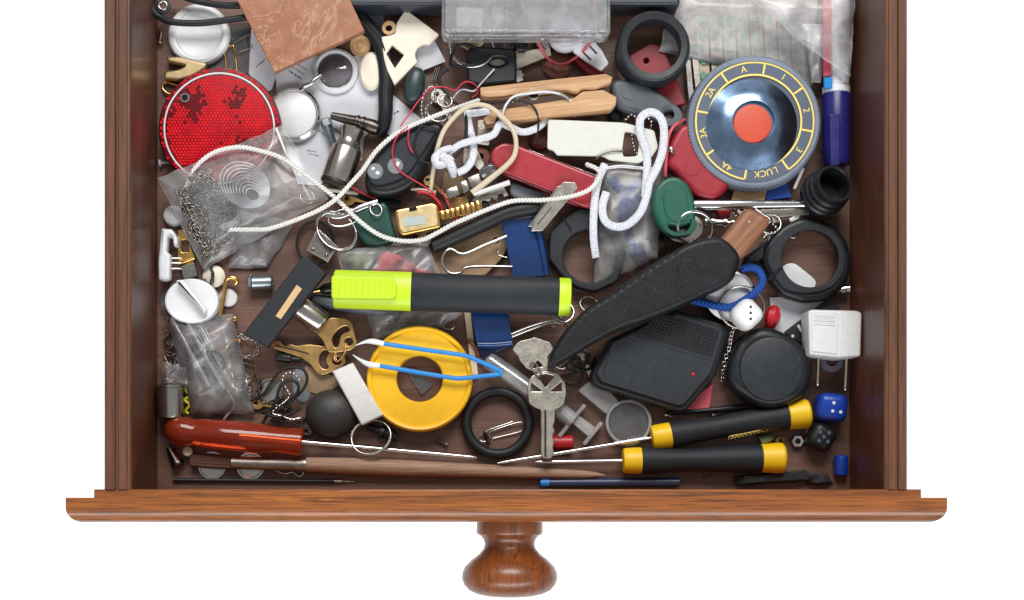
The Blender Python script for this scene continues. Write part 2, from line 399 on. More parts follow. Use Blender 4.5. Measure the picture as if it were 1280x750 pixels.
pm('dial_rim', (128, 138, 154), 0.4, var=0.08, dust=0.2)
pm('dial_face', (80, 90, 108), 0.5, var=0.08, dust=0.2)
pm('dial_steel', (132, 158, 192), 0.2, 1.0, var=0.3, vs=60, bump=0.04)
pm('chrome', (208, 206, 204), 0.14, 1.0, var=0.06, bump=0.04)
pm('steel', (186, 182, 176), 0.24, 1.0, var=0.08, vs=90, bump=0.03)
pm('worn_steel', (150, 144, 136), 0.38, 1.0, var=0.25, bump=0.25)
pm('dark_steel', (92, 86, 82), 0.32, 1.0, var=0.3, bump=0.2)
pm('zinc', (150, 160, 162), 0.35, 1.0, var=0.15, bump=0.15)
pm('nickel_key', (196, 190, 178), 0.36, 1.0, var=0.2, bump=0.3, bs=1200)
pm('brass', (190, 152, 98), 0.36, 1.0, var=0.2, bump=0.25)
pm('gold', (232, 186, 110), 0.2, 1.0, var=0.12, bump=0.05)
pm('pale_gold', (236, 210, 160), 0.34, 1.0, var=0.06, bump=0.05)
pm('copper', (128, 82, 70), 0.45, 0.8, var=0.25, bump=0.3)
pm('pewter', (112, 110, 106), 0.5, 1.0, var=0.5, vs=1400, bump=0.9, bs=1600)
pm('prong_metal', (206, 194, 176), 0.25, 1.0, var=0.08)
pm('lcd', (170, 180, 174), 0.3, var=0.04)
pm('tan_leather', (168, 138, 106), 0.7, var=0.15, bump=0.4)
pm('tan_rubber', (186, 148, 108), 0.6, var=0.15)
pm('tan_strip', (208, 172, 126), 0.6, var=0.1)
pm('bristle', (96, 64, 50), 0.7, var=0.35, vs=1200, bump=0.6)
pm('plaster', (196, 178, 156), 0.8, var=0.06)
pm('plaster_print', (104, 160, 134), 0.8, var=0.2)
pm('wire_white', (214, 214, 220), 0.4)
pm('string_white', (228, 226, 222), 0.85, var=0.1, vs=1400, bump=0.6)
pm('string_cream', (208, 194, 168), 0.85, var=0.14, vs=1400, bump=0.6)
weave('lace_white', (238, 239, 245), (196, 198, 208), 1300, 0.8, 0.85)
weave('sheath_stitch', (28, 28, 30), (20, 20, 22), 2000, 0.3, 0.8)
film('bag_film', (255, 255, 255), 0.12, 0.03, 0.28, 0.1)
film('milky_film', (254, 254, 254), 0.4, 0.06, 0.28, 0.06)
film('haze_film', (255, 255, 255), 0.24, 0.03, 0.3, 0.06)
film('lid_plastic', (255, 255, 255), 0.3, 0.14, 0.12, 0.0)
film('clear_plastic', (240, 244, 250), 0.05, 0.1, 0.06, 0.03)
film('box_plastic', (246, 248, 252), 0.3, 0.14, 0.08, 0.05)
film('smoke_plastic', (214, 206, 202), 0.08, 0.1, 0.1, 0.04)
film('blue_tube', (70, 100, 140), 0.04, 0.2, 0.1, 0.02)
# translucent red handle
m, t, b, out = nodes('red_clear'); b.inputs['Base Color'].default_value = (0.97, 0.1, 0.03, 1); b.inputs['Transmission Weight'].default_value = 0.8; b.inputs['Roughness'].default_value = 0.08; b.inputs['IOR'].default_value = 1.45
# marble tile
m, t, b, out = nodes('marble'); L = t.links.new; cv = coords(t, 0.4)
a = N(t, 'ShaderNodeTexNoise', i_Scale=75.0, i_Detail=12.0, i_Roughness=0.82, i_Distortion=0.3); L(cv, a.inputs['Vector'])
d = N(t, 'ShaderNodeTexNoise', i_Scale=22.0, i_Detail=5.0, i_Roughness=0.65, i_Distortion=0.7); L(cv, d.inputs['Vector'])
base = ramp(t, a.outputs[0], [(0.34, lin((130, 78, 50))), (0.50, lin((148, 94, 64))), (0.60, lin((162, 112, 82))), (0.72, lin((188, 150, 120)))])
vein = ramp(t, d.outputs[0], [(0.49, (0, 0, 0, 1)), (0.5, (0.32,)*3+(1,)), (0.51, (0, 0, 0, 1))])
mx = N(t, 'ShaderNodeMix', data_type='RGBA'); L(vein, mx.inputs[0]); L(base, mx.inputs[6]); mx.inputs[7].default_value = lin((218, 186, 158)); L(mx.outputs[2], b.inputs['Base Color'])
b.inputs['Roughness'].default_value = 0.4
# prismatic red reflector
m, t, b, out = nodes('reflector_red'); L = t.links.new; cv = coords(t, 0.3)
v = N(t, 'ShaderNodeTexVoronoi', i_Scale=520.0, i_Randomness=0.12); L(cv, v.inputs['Vector'])
n = N(t, 'ShaderNodeTexNoise', i_Scale=70.0, i_Detail=3.0); L(cv, n.inputs['Vector'])
hi = ramp(t, v.outputs['Distance'], [(0.2, lin((236, 30, 44))), (0.62, lin((150, 8, 22)))]); lo = ramp(t, v.outputs['Distance'], [(0.2, lin((170, 16, 30))), (0.62, lin((58, 6, 16)))])
ms = ramp(t, n.outputs[0], [(0.52, (0, 0, 0, 1)), (0.64, (1, 1, 1, 1))]); mx = N(t, 'ShaderNodeMix', data_type='RGBA'); L(ms, mx.inputs[0]); L(hi, mx.inputs[6]); L(lo, mx.inputs[7]); L(mx.outputs[2], b.inputs['Base Color'])  # noise mask mixes in darker red, painting uneven internal reflection
bp = N(t, 'ShaderNodeBump', i_Strength=0.6, i_Distance=0.0006, invert=True); L(v.outputs['Distance'], bp.inputs['Height']); L(bp.outputs[0], b.inputs['Normal']); b.inputs['Roughness'].default_value = 0.25; b.inputs['Coat Weight'].default_value = 0.5

# ------------------------------------------------------------------ object builder
def mk(name, g, mat, origin, parent=None):
    me = bpy.data.meshes.new(name); me.from_pydata([v-origin for v in g.v], [], g.f); me.update()
    if len(me.polygons):
        me.polygons.foreach_set('use_smooth', [True]*len(me.polygons)); me.set_sharp_from_angle(angle=R(g.ang))
    me.materials.append(MATS[mat]); o = bpy.data.objects.new(name, me); COL.objects.link(o)
    if parent: o.parent = parent
    else: o.location = origin
    return o
def T(name, label, category, parts, group=None, kind=None):
    """one thing. parts: (name, geometry, material[, [sub-parts]]); a lone part becomes the thing itself"""
    allv = []
    for p in parts: allv += p[1].v
    lo = [min(v[i] for v in allv) for i in range(3)]; hi_ = [max(v[i] for v in allv) for i in range(3)]
    org = Vector(((lo[0]+hi_[0])/2, (lo[1]+hi_[1])/2, lo[2]))
    if len(parts) == 1 and len(parts[0]) < 4:
        root = mk(name, parts[0][1], parts[0][2], org)
    else:
        root = bpy.data.objects.new(name, None); COL.objects.link(root); root.location = org; root.empty_display_size = 0.01
        for p in parts:
            o = mk(p[0], p[1], p[2], org, root)
            for q in (p[3] if len(p) > 3 else []): mk(q[0], q[1], q[2], org, o)
    if kind: root['kind'] = kind
    root['label'] = label; root['category'] = category
    if group: root['group'] = group
    return root

# ------------------------------------------------------------------ the drawer
def bar_profile(pts, y0, y1):
    """closed (X, Z) outline in metres carried along Y"""
    n = len(pts); vs = [(x, y0, z) for x, z in pts]+[(x, y1, z) for x, z in pts]
    fs = [(i, (i+1) % n, n+(i+1) % n, n+i) for i in range(n)]+[tuple(range(n))[::-1], tuple(range(n, 2*n))]
    return G().add(vs, fs)
RIM = 65
yb = P(0, -150, RIM).y; yf = P(0, 611.8, RIM).y
def rim_strip(xo, xi, s):
    xo, xi = P(xo, 0, RIM).x, P(xi, 0, RIM).x; z = RIM*0.001; w = xi-xo; e = 0.0012*s
    f = lambda q: xo+w*q
    return bar_profile([(xo-e*0.1, z-0.003), (xo-e*0.1, z-0.0015), (xo+e, z), (f(.40), z), (f(.44), z-0.0014), (f(.52), z-0.0014), (f(.56), z-0.0002), (f(.84), z-0.0002), (f(.88), z-0.001), (xi-e*0.6, z-0.0012), (xi+e*0.05, z-0.0022), (xi+e*0.05, z-0.003)], yf, yb)
def side(xo, xi, s):
    xo, xi = P(xo, 0, RIM).x, P(xi, 0, RIM).x; z = RIM*0.001; w = xi-xo; e = 0.0012*s
    f = lambda q: xo+w*q
    return bar_profile([(xo, -0.012), (xo, z-0.003), (xi, z-0.003), (xi, -0.012)], yf, yb)
xl, xr = P(163, 0, RIM).x, P(1107, 0, RIM).x
floor_g = G().add([(x, y, z) for z in (-0.006, 0) for x, y in ((xl-0.003, yf-0.002), (xr+0.003, yf-0.002), (xr+0.003, yb), (xl-0.003, yb))], [(0, 3, 2, 1), (4, 5, 6, 7), (0, 1, 5, 4), (1, 2, 6, 5), (2, 3, 7, 6), (3, 0, 4, 7)])
def rim_only(g): return g
def solid(x0, x1, y0, y1, z0, z1, zt, bev, seg, which):
    """box whose top outline is given in pixels at height zt; rounds the edges chosen by which(mid point, lo, hi)"""
    a, b_ = P(x0, y0, zt), P(x1, y1, zt)
    bm = bmesh.new(); bmesh.ops.create_cube(bm, size=1)
    lo = Vector((min(a.x, b_.x), min(a.y, b_.y), z0*0.001)); hi = Vector((max(a.x, b_.x), max(a.y, b_.y), z1*0.001))
    for v in bm.verts: v.co = Vector(((hi.x if v.co.x > 0 else lo.x), (hi.y if v.co.y > 0 else lo.y), (hi.z if v.co.z > 0 else lo.z)))
    bm.normal_update(); ed = [e for e in bm.edges if which((e.verts[0].co+e.verts[1].co)/2, lo, hi)]
    if ed: bmesh.ops.bevel(bm, geom=ed, offset=bev*0.001, segments=seg, affect='EDGES', profile=0.5)
    bm.verts.index_update(); g = G().add([v.co for v in bm.verts], [[v.index for v in f.verts] for f in bm.faces]); bm.free(); return g
front_in = solid(117, 1152, 611.5, 624, -13.9, 63.96, 64, 0.8, 3, lambda c, lo, hi: c.z > hi.z-1e-5 and c.y > lo.y+1e-5)
front_out = solid(82, 1184, 622, 653, -14, 64, 64, 7.5, 8, lambda c, lo, hi: c.y < lo.y+1e-5)
kn = [(0, 41), (0.155, 41.5), (0.185, 40), (0.205, 36), (0.25, 32.5), (0.31, 31), (0.37, 32.5), (0.44, 38), (0.52, 48), (0.6, 55.5), (0.68, 59), (0.76, 59.5), (0.84, 57), (0.91, 51), (0.96, 41), (0.985, 30), (1.0, 14), (1.003, 0)]
knob = lathe((637, 650, 30), (637, 746, 30), kn, 56)
T('drawer', 'open dark brown wooden drawer with oak front and turned round knob', 'drawer', [
    ('bottom_panel', floor_g, 'drawer_floor_wood'), ('side_panel', side(130, 163, 1), 'drawer_side_wood', [('rim_strip', rim_strip(130, 163, 1), 'drawer_rim_wood')]), ('side_panel', side(1134.5, 1107, -1), 'drawer_side_wood', [('rim_strip', rim_strip(1134.5, 1107, -1), 'drawer_rim_wood')]),
    ('front_panel', front_in, 'oak_front', [('moulding', front_out, 'oak_front')]), ('knob', knob, 'oak_knob')])

bd = mk('white_backdrop', G().add([(-3, -3, -0.45), (3, -3, -0.45), (3, 3, -0.45), (-3, 3, -0.45)], [(0, 1, 2, 3)]), 'backdrop_white', Vector((0, 0, -0.45))); bd['kind'] = 'structure'; bd['label'] = 'plain white studio backdrop below the drawer'

# ------------------------------------------------------------------ things along the back of the drawer
T('jar_lid', 'round white plastic jar lid with raised rim under the black strap', 'lid', [('jar_lid', turn(248, 42, [(0, 3.4), (27, 3.4), (28.5, 3.8), (30, 4.9), (32.5, 5.3), (36.5, 4.8), (38.8, 3.4), (39, 0.4), (37, 0.2), (0, 0.2)], 64), 'white_plastic')])
lp = [(300, 7, 13), (277, 6.5, 12), (249, 2, 11), (222, -6, 11), (200, -8, 11), (189.5, 1, 11), (192, 14, 11), (201, 22, 11), (215, 27.5, 12), (249, 29, 12), (284, 25, 12), (310, 21, 12), (360, 10, 12), (420, 8, 11), (447, 19, 9), (461, 34, 8), (474, 53, 7), (481, 75, 6), (483, 97, 6), (482, 120, 6), (482, 140, 6), (479, 158, 5), (472, 168, 4.5)]
rw = [4.2]*13+[6, 8, 9, 9.5, 9.7, 9.7, 9.3, 9, 8.5, 7]
rib = [(x-3.0 if i > 13 else x, y, z+2.6+(0.4 if i > 13 else -1)) for i, (x, y, z) in enumerate(lp)][14:]
rib2 = [(x+6, y, z) for x, y, z in rib]
T('rubber_strap', 'long black ribbed rubber strap with metal eyelet looped beneath brown marble tile', 'strap', [
    ('band', tube(lp, rw, n=12, sub=8, rz=3.4), 'black_rubber'), ('rib', tube(rib, 1.5, n=6), 'black_rubber'), ('rib', tube(rib2, 1.5, n=6), 'black_rubber'),
    ('eyelet', ring(203.5, 7, 12.5, 5, 1.6), 'steel'), ('mounting_tab', plate([circ(204, 8, 9, 24), circ(204, 7, 4, 16)], 10.5, 12.2, 0.4), 'grey_black_plastic')])
def screw(x0, y0, x1, y1, z, r, hr, name, label, mat='steel', cat_='screw', hl=0.18, group=None):
    pr = [(0, hr*0.5), (0.02, hr*0.9), (hl*0.5, hr), (hl, hr*0.8), (hl+0.02, r)]
    k = 9
    for i in range(k):
        a = hl+0.06+(0.92-hl)*i/k; q = 1 if i < k-2 else (k-i)/3
        pr += [(a, r*0.75*q), (a+0.04, r*1.15*q)]
    pr.append((1.0, 0.05)); return T(name, label, cat_, [(name, lathe((x0, y0, z), (x1, y1, z), pr, 12), mat)], group)
screw(199.3, 55, 202.3, 36, 2.2, 2.3, 4.4, 'wood_screw', 'small pointed steel screw lying beside the white jar lid')
T('brass_clip', 'forked gold coloured metal clip partly under the red reflector', 'clip', [('clip', plate(rc([(208, 69), (222, 70), (259, 80), (256, 87), (240, 96), (224, 100), (204, 98), (205, 88), (223, 86), (231, 82), (208, 76)], 2), 2, 7, 1.2, (0.05, 0.02)), 'pale_gold')])
T('wire_loop', 'small squarish gold wire loop peeking out from the red reflector', 'wire loop', [('loop', tube([(206, 103, 2), (215, 105, 2), (222, 108, 2), (222, 118, 2), (210, 117, 2), (203, 110, 2)], 1.5, True, 8, 5), 'gold')])
T('film_card', 'small smoky clear plastic sheet lying between white lid and paper', 'plastic sheet', [('sheet', plate([(262, 36), (314, 30), (314, 92), (262, 88)], 0.3, 0.7, 0.1), 'smoke_plastic')])
T('wire_staple', 'bent golden wire staple standing beside white jar lid', 'staple', [('staple', tube([(283, 86, 1.5), (281, 66, 1.5), (279.5, 61, 2), (281.5, 57.5, 2.5), (285, 57.5, 2.5), (291, 57, 3), (292.5, 60, 3), (294, 68, 2), (296, 88, 2)], 1.2, n=6), 'gold')])
T('safety_wire', 'thin bent silver wire lying near the gold staple', 'wire', [('wire', tube([(293, 54, 2), (302, 48, 2), (312, 43, 2), (309, 50, 2), (311, 57, 2), (316, 58, 2)], 0.5, n=5) + tube([(298, 66, 2), (316, 59, 2)], 0.5, n=5), 'steel')])
T('marble_tile', 'brown veined marble sample tile lying on the black strap', 'tile', [('tile', plate(rc([(288, -16), (430, -16), (456, 39.5), (342.5, 90)], 1), 17, 21.5, 0.4, (0.015, 0.0)), 'marble')])
def paper(name, label, loop, z, lines=(), tilt=None, mat='paper', cat_='paper'):
    ps = [('sheet', plate(loop, z, z+0.3, 0.05, tilt), mat)]
    for (x0, y0, x1, y1, w) in lines:
        dx, dy = x1-x0, y1-y0; L = math.hypot(dx, dy); q = 0; g = G()
        while q < L:
            d_ = random.uniform(1.5, 4.5); e = min(L, q+d_)
            h = tube([(x0+dx*q/L, y0+dy*q/L, z+0.36), (x0+dx*e/L, y0+dy*e/L, z+0.36)], w, n=4, rz=w*0.1); g.add(h.v, h.f); q = e+random.uniform(0.8, 2)
        ps.append(('printed_line', g, 'print_ink'))
    T(name, label, cat_, ps)
paper('paper_slip', 'narrow white paper slip with printed lines under the marble tile edge', [(314, 36), (326, 50), (346, 90), (340, 112), (332, 116), (311, 92)], 0.5, [(320, 84, 333, 72, 0.5), (326, 80, 331, 76, 0.4)])
paper('printed_paper', 'large folded white printed paper beneath the suction cup and silver tools', [(344, 92), (395, 70), (470, 70), (476, 150), (455, 172), (452, 200), (398, 232), (372, 230), (350, 160)], 0.6, [(361, 88, 377, 99, 0.8), (364, 83, 380, 93, 0.5), (370, 79, 384, 88, 0.5), (400, 146, 432, 172, 0.5), (394, 160, 410, 172, 0.5), (384, 188, 396, 190, 0.6), (386, 192, 398, 195, 0.6)])
paper('paper_scrap', 'small white paper corner with printed letters beside the black strap end', [(491, 118), (527, 149), (500, 172), (484, 168)], 1.0, [(493, 142, 500, 138, 1.0)])
T('suction_cup', 'clear suction cup with white ring and metal hook on the printed paper', 'suction cup', [
    ('cup', turn(419, 88, [(22, 3), (20, 3.8), (14, 4.6), (8, 5.2), (3, 5.6), (0, 5.6)], 40), 'clear_plastic'), ('rim', turn(419, 88, [(21.5, 2), (22, 3.2), (25, 3.6), (28, 2.8), (28.6, 1.6), (22, 1.2)], 48, True), 'white_plastic'),
    ('pad', turn(418, 86, [(0, 1.6), (21, 1.6), (21, 2.2), (3, 2.4), (2, 3.4), (0, 3.4)], 40), 'cup_brown'), ('hook', tube([(402, 94, 7), (394, 99, 8), (388, 105, 8), (381, 108, 7), (377, 111, 5)], [2.5, 3, 3, 3.4, 4], n=10), 'chrome')])
T('round_pin', 'round white pin badge with shiny metal rim beside red reflector', 'badge', [
    ('face', turn(366, 142, [(0, 5.6), (26, 5.2), (29, 4.6), (29, 2), (0, 2)], 56), 'white_plastic'), ('rim', turn(367, 142, [(29, 5), (30, 5.6), (33, 4.6), (34.5, 2.2), (33, 1), (29, 1)], 56, True), 'chrome')])
T('note_card', 'small plain grey card near the cream bracket', 'card', [('card', plate([(444, 8), (480, 8), (480, 44), (444, 42)], 0.6, 1.2, 0.1), 'grey_card')])
T('cream_bracket', 'flat cream plastic bracket with square hole, round notch and ring tab', 'bracket', [
    ('body', plate([rc([(507, 11), (549, 43), (537, 56), (529, 55.5), (522, 60), (519, 66), (519.5, 73), (522, 77), (493, 106), (484, 88), (480, 74), (476, 46), (490, 43.5), (494, 41), (496, 28)], 1.5), rc([(490, 56), (505, 68.5), (493.5, 85), (483, 67)], 1)[::-1]], 7, 10, 0.5), 'cream_plastic'),
    ('ring_tab', plate([circ(486.5, 34.5, 9.2, 28), circ(486, 34.5, 4.3, 20)[::-1]], 6.5, 8.8, 0.4), 'tan_strip')])
T('cream_oval', 'cream oval plastic disc half under the black rubber strap', 'disc', [('disc', turn(464, 88, [(0, 6), (13, 5.6), (15, 4.6), (15, 3), (0, 2.8)], 40, ry=1.6), 'cream_plastic')])
T('rubber_washer', 'tan rubber washer with raised centre beneath marble tile corner', 'washer', [('washer', turn(450, 56, [(0, 5), (3, 5), (4, 3.6), (9, 3.6), (12.5, 5), (13.2, 3), (12.5, 1.2), (0, 1.2)], 32), 'tan_rubber')])
T('paper_triangle', 'white folded paper scrap tucked under the cream bracket notch', 'paper', [('paper', plate([(542, 48), (557, 77), (529, 88), (512, 80), (515, 60)], 3, 3.4, 0.05, (0.02, 0.01)), 'paper')])
T('dark_pebble', 'dark green elongated smooth capsule beside the cream bracket', 'capsule', [('capsule', lathe((513, 130, 7), (523, 84, 7), [(0, 0), (0.03, 5), (0.1, 9), (0.22, 11.5), (0.5, 12.5), (0.78, 11.5), (0.9, 9), (0.97, 5), (1, 0)], 28, 0.75), 'dark_teal')])
T('coin', 'dark copper coin half hidden beside the clear box corner', 'coin', [('coin', turn(544, 22, [(0, 1), (7.5, 1), (8, 1.6), (9.4, 1.6), (9.6, 0.2), (0, 0.2)], 32), 'copper')])
T('coin', 'brown copper coin lying between clothespin and red wire loop', 'coin', [('coin', turn(696, 81, [(0, 1.2), (15.5, 1.2), (16.5, 1.9), (18, 1.9), (18.4, 0.3), (0, 0.3)], 40), 'copper'), ('relief', plate(sm([(690, 76), (696, 72), (702, 76), (702, 86), (698, 92), (692, 88)]), 1.1, 1.6, 0.2), 'copper')])
T('instrument_case', 'long slate grey case lying behind the clear plastic box', 'case', [('case', plate(rrect(640, -29, 420, 70, 3), 4, 22, 1.5), 'slate_plastic')])
# clear box
bw = [rrect(657.5, -8, 211, 107, 7), rrect(657.5, -9, 202, 98, 5)[::-1]]
T('clear_box', 'clear plastic compartment box with rounded corner and thick rim', 'box', [
    ('wall', plate(bw, 20, 31, 0.6), 'box_plastic'), ('lid', plate(rrect(657.5, -9, 203, 99, 5), 31.2, 32.2, 0.3), 'lid_plastic'), ('base', plate(rrect(657.5, -9, 203, 99, 5), 19, 20, 0.3), 'clear_plastic'),
    ('divider', plate([(633, -40), (636, -40), (636, 38), (633, 38)], 20.2, 31, 0.2), 'box_plastic'), ('lip', tube([(556, 37, 32), (600, 37.5, 32), (657, 38, 32), (715, 38.5, 32), (758, 39, 32)], 1.3, n=8), 'clear_plastic')])
T('white_block', 'white rounded plastic block inside the clear box', 'block', [('block', plate(rrect(587, 22, 35, 27, 4, 3), 22, 30.9, 1.2), 'bright_white_plastic')])
T('white_bead', 'small pale bead inside the clear box', 'bead', [('bead', ball(624, 23, 27.6, 7, 20), 'cream_plastic')])
T('domed_button', 'round white plastic cap with domed centre poking from beneath the clear box', 'cap', [('cap', turn(708, 37.5, [(0, 16), (8, 15.6), (11.5, 14.5), (13, 12.5), (16, 12.5), (20, 13.5), (21.8, 12), (21.8, 6), (0, 6)], 48), 'bright_white_plastic')])
T('white_clip', 'flat white plastic clip with two slots beside the clear box', 'clip', [('clip', plate([rc([(722, 47), (740, 48), (752, 62), (761, 79), (751.5, 89), (735, 78), (716, 64)], 2), rc([(735, 56), (737, 54.5), (747, 66), (745, 67.5)], .5)[::-1], rc([(727, 64.5), (729, 63), (740, 74), (738, 75.5)], .5)[::-1]], 8, 10.5, 0.4), 'bright_white_plastic')])
T('red_strip', 'dark red plastic strip lying under the white slotted clip', 'strip', [('strip', plate(rc([(712, 72), (722, 72), (760, 92), (752, 98), (735, 92)], 1.5), 2, 6, 0.6), 'dark_red_plastic')])
T('red_wire', 'thin pink red wire looping out of the clear box', 'wire', [('wire', tube([(647, -12, 26), (650, 0, 27), (664, 29, 27), (671, 48, 15), (680, 67.6, 8), (692, 78, 6), (705.6, 80, 6), (721, 71, 8), (733, 59, 12), (742, 47, 16), (746, 26, 27), (742, 0, 27), (740, -14, 26)], 1.7, n=8), 'pink_red')])
# black key fob head with strip
T('key_fob', 'black plastic car key head with oval hole and cream tag', 'key fob', [
    ('head', plate([rc([(588, 57), (641, 60), (646, 66), (646, 103), (600, 107), (584, 103), (583, 68)], 5), circ(622, 77, 11, 24, 6, -5)[::-1]], 5, 13, 1.5), 'black_plastic'), ('inlay', plate(circ(622, 77, 10.5, 24, 5.4, -5), 5.5, 8, 0.2), 'cream_plastic')])
T('plastic_strip', 'cream plastic strip sticking out behind the black key head', 'strip', [('strip', plate([(640, 67), (687, 58), (689, 69), (642, 88)], 3, 4.6, 0.3), 'cream_plastic')])
T('broken_key', 'short jagged white key blade tip below the cream strip', 'key blade', [('blade', plate([(644, 88), (652, 87), (653, 91), (656, 93), (653, 97), (655, 100), (649, 103), (644, 103)], 2, 4, 0.3), 'steel')])
wires = [('twin_wire', 'black and white twin wire looped over the black key head', [(566, 42, 9), (562, 56, 9), (568, 72, 10), (580, 80, 12), (592, 81, 14)], 'wire_white', 1.2),
    ('black_wire', 'thick black wire curl beside black key head', [(595, 60, 14), (578, 55, 13), (568, 62, 12), (563, 80, 12), (575, 83, 13), (592, 80, 15)], 'black_rubber', 1.9),
    ('black_wire', 'black wire bent over the ball chain and white string', [(560, 86, 12), (549, 97, 13), (553, 110, 13), (566, 126, 14), (577, 134, 15), (583, 150, 16)], 'black_rubber', 2.0),
    ('white_wire', 'white striped wire bundle tied beneath the black key head', [(618, 86, 15), (609, 96, 14), (600, 106, 13), (592, 114, 12), (578, 112, 12), (570, 118, 12), (566, 124, 12)], 'wire_white', 1.1),
    ('grey_wire', 'grey twin wire arching over the clothespin spring', [(628, 145, 20), (632, 132, 21), (642, 121, 22), (660, 117, 22), (685, 115, 22), (706, 120, 20), (717, 132, 17), (718, 146, 13)], 'wire_white', 1.6),
    ('black_wire', 'thin black wire loop crossing the lower clothespin half', [(610, 130, 20), (630, 126, 21), (655, 127, 21), (668, 135, 20), (673, 150, 18), (672, 165, 15), (668, 180, 12)], 'black_rubber', 1.3),
    ('red_thread', 'thin crimson thread winding around the ball chain to the remote', [(500, 158, 20), (512, 142, 19), (525, 124, 17), (540, 110, 14), (556, 109, 14), (569, 113, 15), (577, 105, 15), (585, 102, 15), (595, 107, 14), (597, 116, 13), (590, 122, 12)], 'red_wire', 0.9),
    ('red_thread', 'thin crimson thread lying across the two remote buttons', [(510, 158, 19), (497, 170, 19), (491, 185, 18.5), (492, 200, 18), (500, 214, 18), (515, 224, 17), (532, 234, 15), (545, 244, 13)], 'red_wire', 0.9),
    ('red_thread', 'short crimson thread curl on the upper remote body', [(512, 160, 18), (510, 172, 18), (512, 184, 18), (516, 191, 18)], 'red_wire', 1.1),
    ('black_wire', 'thin black wire curled over the upper remote body', [(552, 164, 17), (538, 160, 18.5), (527, 158, 18.5), (520, 168, 18.5), (518, 184, 18.5), (526, 200, 18), (545, 206, 17)], 'black_rubber', 1.0),
    ('twin_wire', 'black and white flat wire crossing the shoelace knot', [(582, 140, 18), (583, 160, 18), (580, 178, 18), (572, 192, 19), (565, 198, 19)], 'black_rubber', 2.2),
    ('twin_wire', 'short dark flat wire crossing the shoelace near the red pocket knife', [(624, 142, 20), (620, 156, 20), (617, 168, 20), (616, 175, 19)], 'black_rubber', 2.0),
    ('braided_lanyard', 'shiny red braided cord above the gold watch', [(522, 240, 9), (535, 242, 9), (545, 250, 9), (551, 258, 9), (553, 266, 8)], 'red_paint', 3.0),
    ('red_wire', 'dark red wire running under the white string near green cap', [(436, 232, 7), (450, 240, 7), (463, 246, 7), (472, 249, 7)], 'dark_red_plastic', 2.2),
    ('red_thread', 'tangle of crimson thread beside the gold watch strap', [(552, 236, 12), (558, 250, 12), (566, 262, 12), (572, 272, 13), (566, 278, 12), (570, 264, 13), (580, 268, 12)], 'red_wire', 0.9)]
for nm, lb, pts, mt, rr_ in wires:
    T(nm, lb, 'thread' if 'thread' in nm else ('lanyard' if 'lanyard' in nm else 'wire'), [('wire', tube(pts, rr_, n=8), mt)])
T('ball_chain', 'silver ball chain loop beside the dark green capsule', 'ball chain', [('chain', beads([(530, 152, 8), (527, 140, 9), (528, 124, 10), (533, 112, 10), (541, 108, 10), (545, 116, 10), (541, 127, 10), (533, 134, 9), (532, 146, 8)], 2.0, 5), 'chrome')])
T('key_ring', 'thin silver split ring beside the ball chain', 'key ring', [('ring', ring(548, 138, 8, 14, 1.2, tilt=(0.05, 0)) , 'chrome')])
# clothespin
up = rc([(600, 109), (680, 100), (757, 92), (766, 96), (764, 103), (745, 111), (728, 111), (722, 116), (708, 112), (700, 113), (608, 122), (601, 120)], 1.5)
lo_ = rc([(604, 148), (612, 139), (718, 122), (728, 114), (754, 112), (771, 121), (770, 131), (764, 137), (608, 155)], 1.5)
T('clothespin', 'wooden spring clothespin with two pale halves and steel spring', 'clothespin', [('half', plate(up, 11, 20, 0.7), 'clothespin_wood'), ('half', plate(lo_, 10, 19, 0.7), 'clothespin_wood'),
    ('spring', gsum([ring(667, 118, 12+i*1.5, 6.5, 1.3) for i in range(6)]) + tube([(673, 118, 20), (690, 116, 21), (705, 119, 21), (712, 124, 20)], 1.2) + tube([(661, 118, 20), (648, 122, 21), (640, 128, 20)], 1.2), 'worn_steel')])
# black ring, red tag, grey handle
T('black_ring', 'thick black plastic ring with smooth lip lying on the red tag', 'ring', [('ring', turn(818, 57, [(33, 21), (34, 22.2), (41, 23), (44, 22.2), (45.8, 20), (46, 9), (44, 7.5), (38, 7.5), (36, 9), (34.5, 11)], 72, True), 'grey_black_plastic')])
T('red_tag', 'dark red plastic tag with small hole beneath the thick black ring', 'tag', [('tag', plate([rc([(785, 70), (814, 53), (828, 58), (841, 85), (858, 130), (840, 134), (812, 118), (800, 100)], 3), circ(808, 76, 3, 16)[::-1]], 3, 6, 0.8), 'dark_red_plastic')])
T('multi_tool', 'dark grey plastic tool handle with a hole in its rounded end', 'handle', [('handle', plate([sm([(764, 106), (774, 98), (800, 102), (826, 115), (845, 131), (850, 145), (842, 155), (828, 152), (800, 143), (778, 137), (767, 122)]), circ(838, 144, 7.5, 20, 6.5)[::-1]], 6, 15, 3.0, res=4), 'slate_handle'), ('inset', plate(circ(785, 119, 9, 28, 5, 25), 14.8, 15.3, 0.2), 'slate_handle')])
T('steel_ruler', 'narrow steel strip standing behind the dial', 'strip', [('strip', plate([(856, 72), (863, 70), (868, 122), (861, 126)], 4, 6, 0.3) , 'steel'), ('edge', plate([(865, 70), (873, 70), (877, 112), (870, 118)], 4, 7, 0.3), 'worn_steel')])
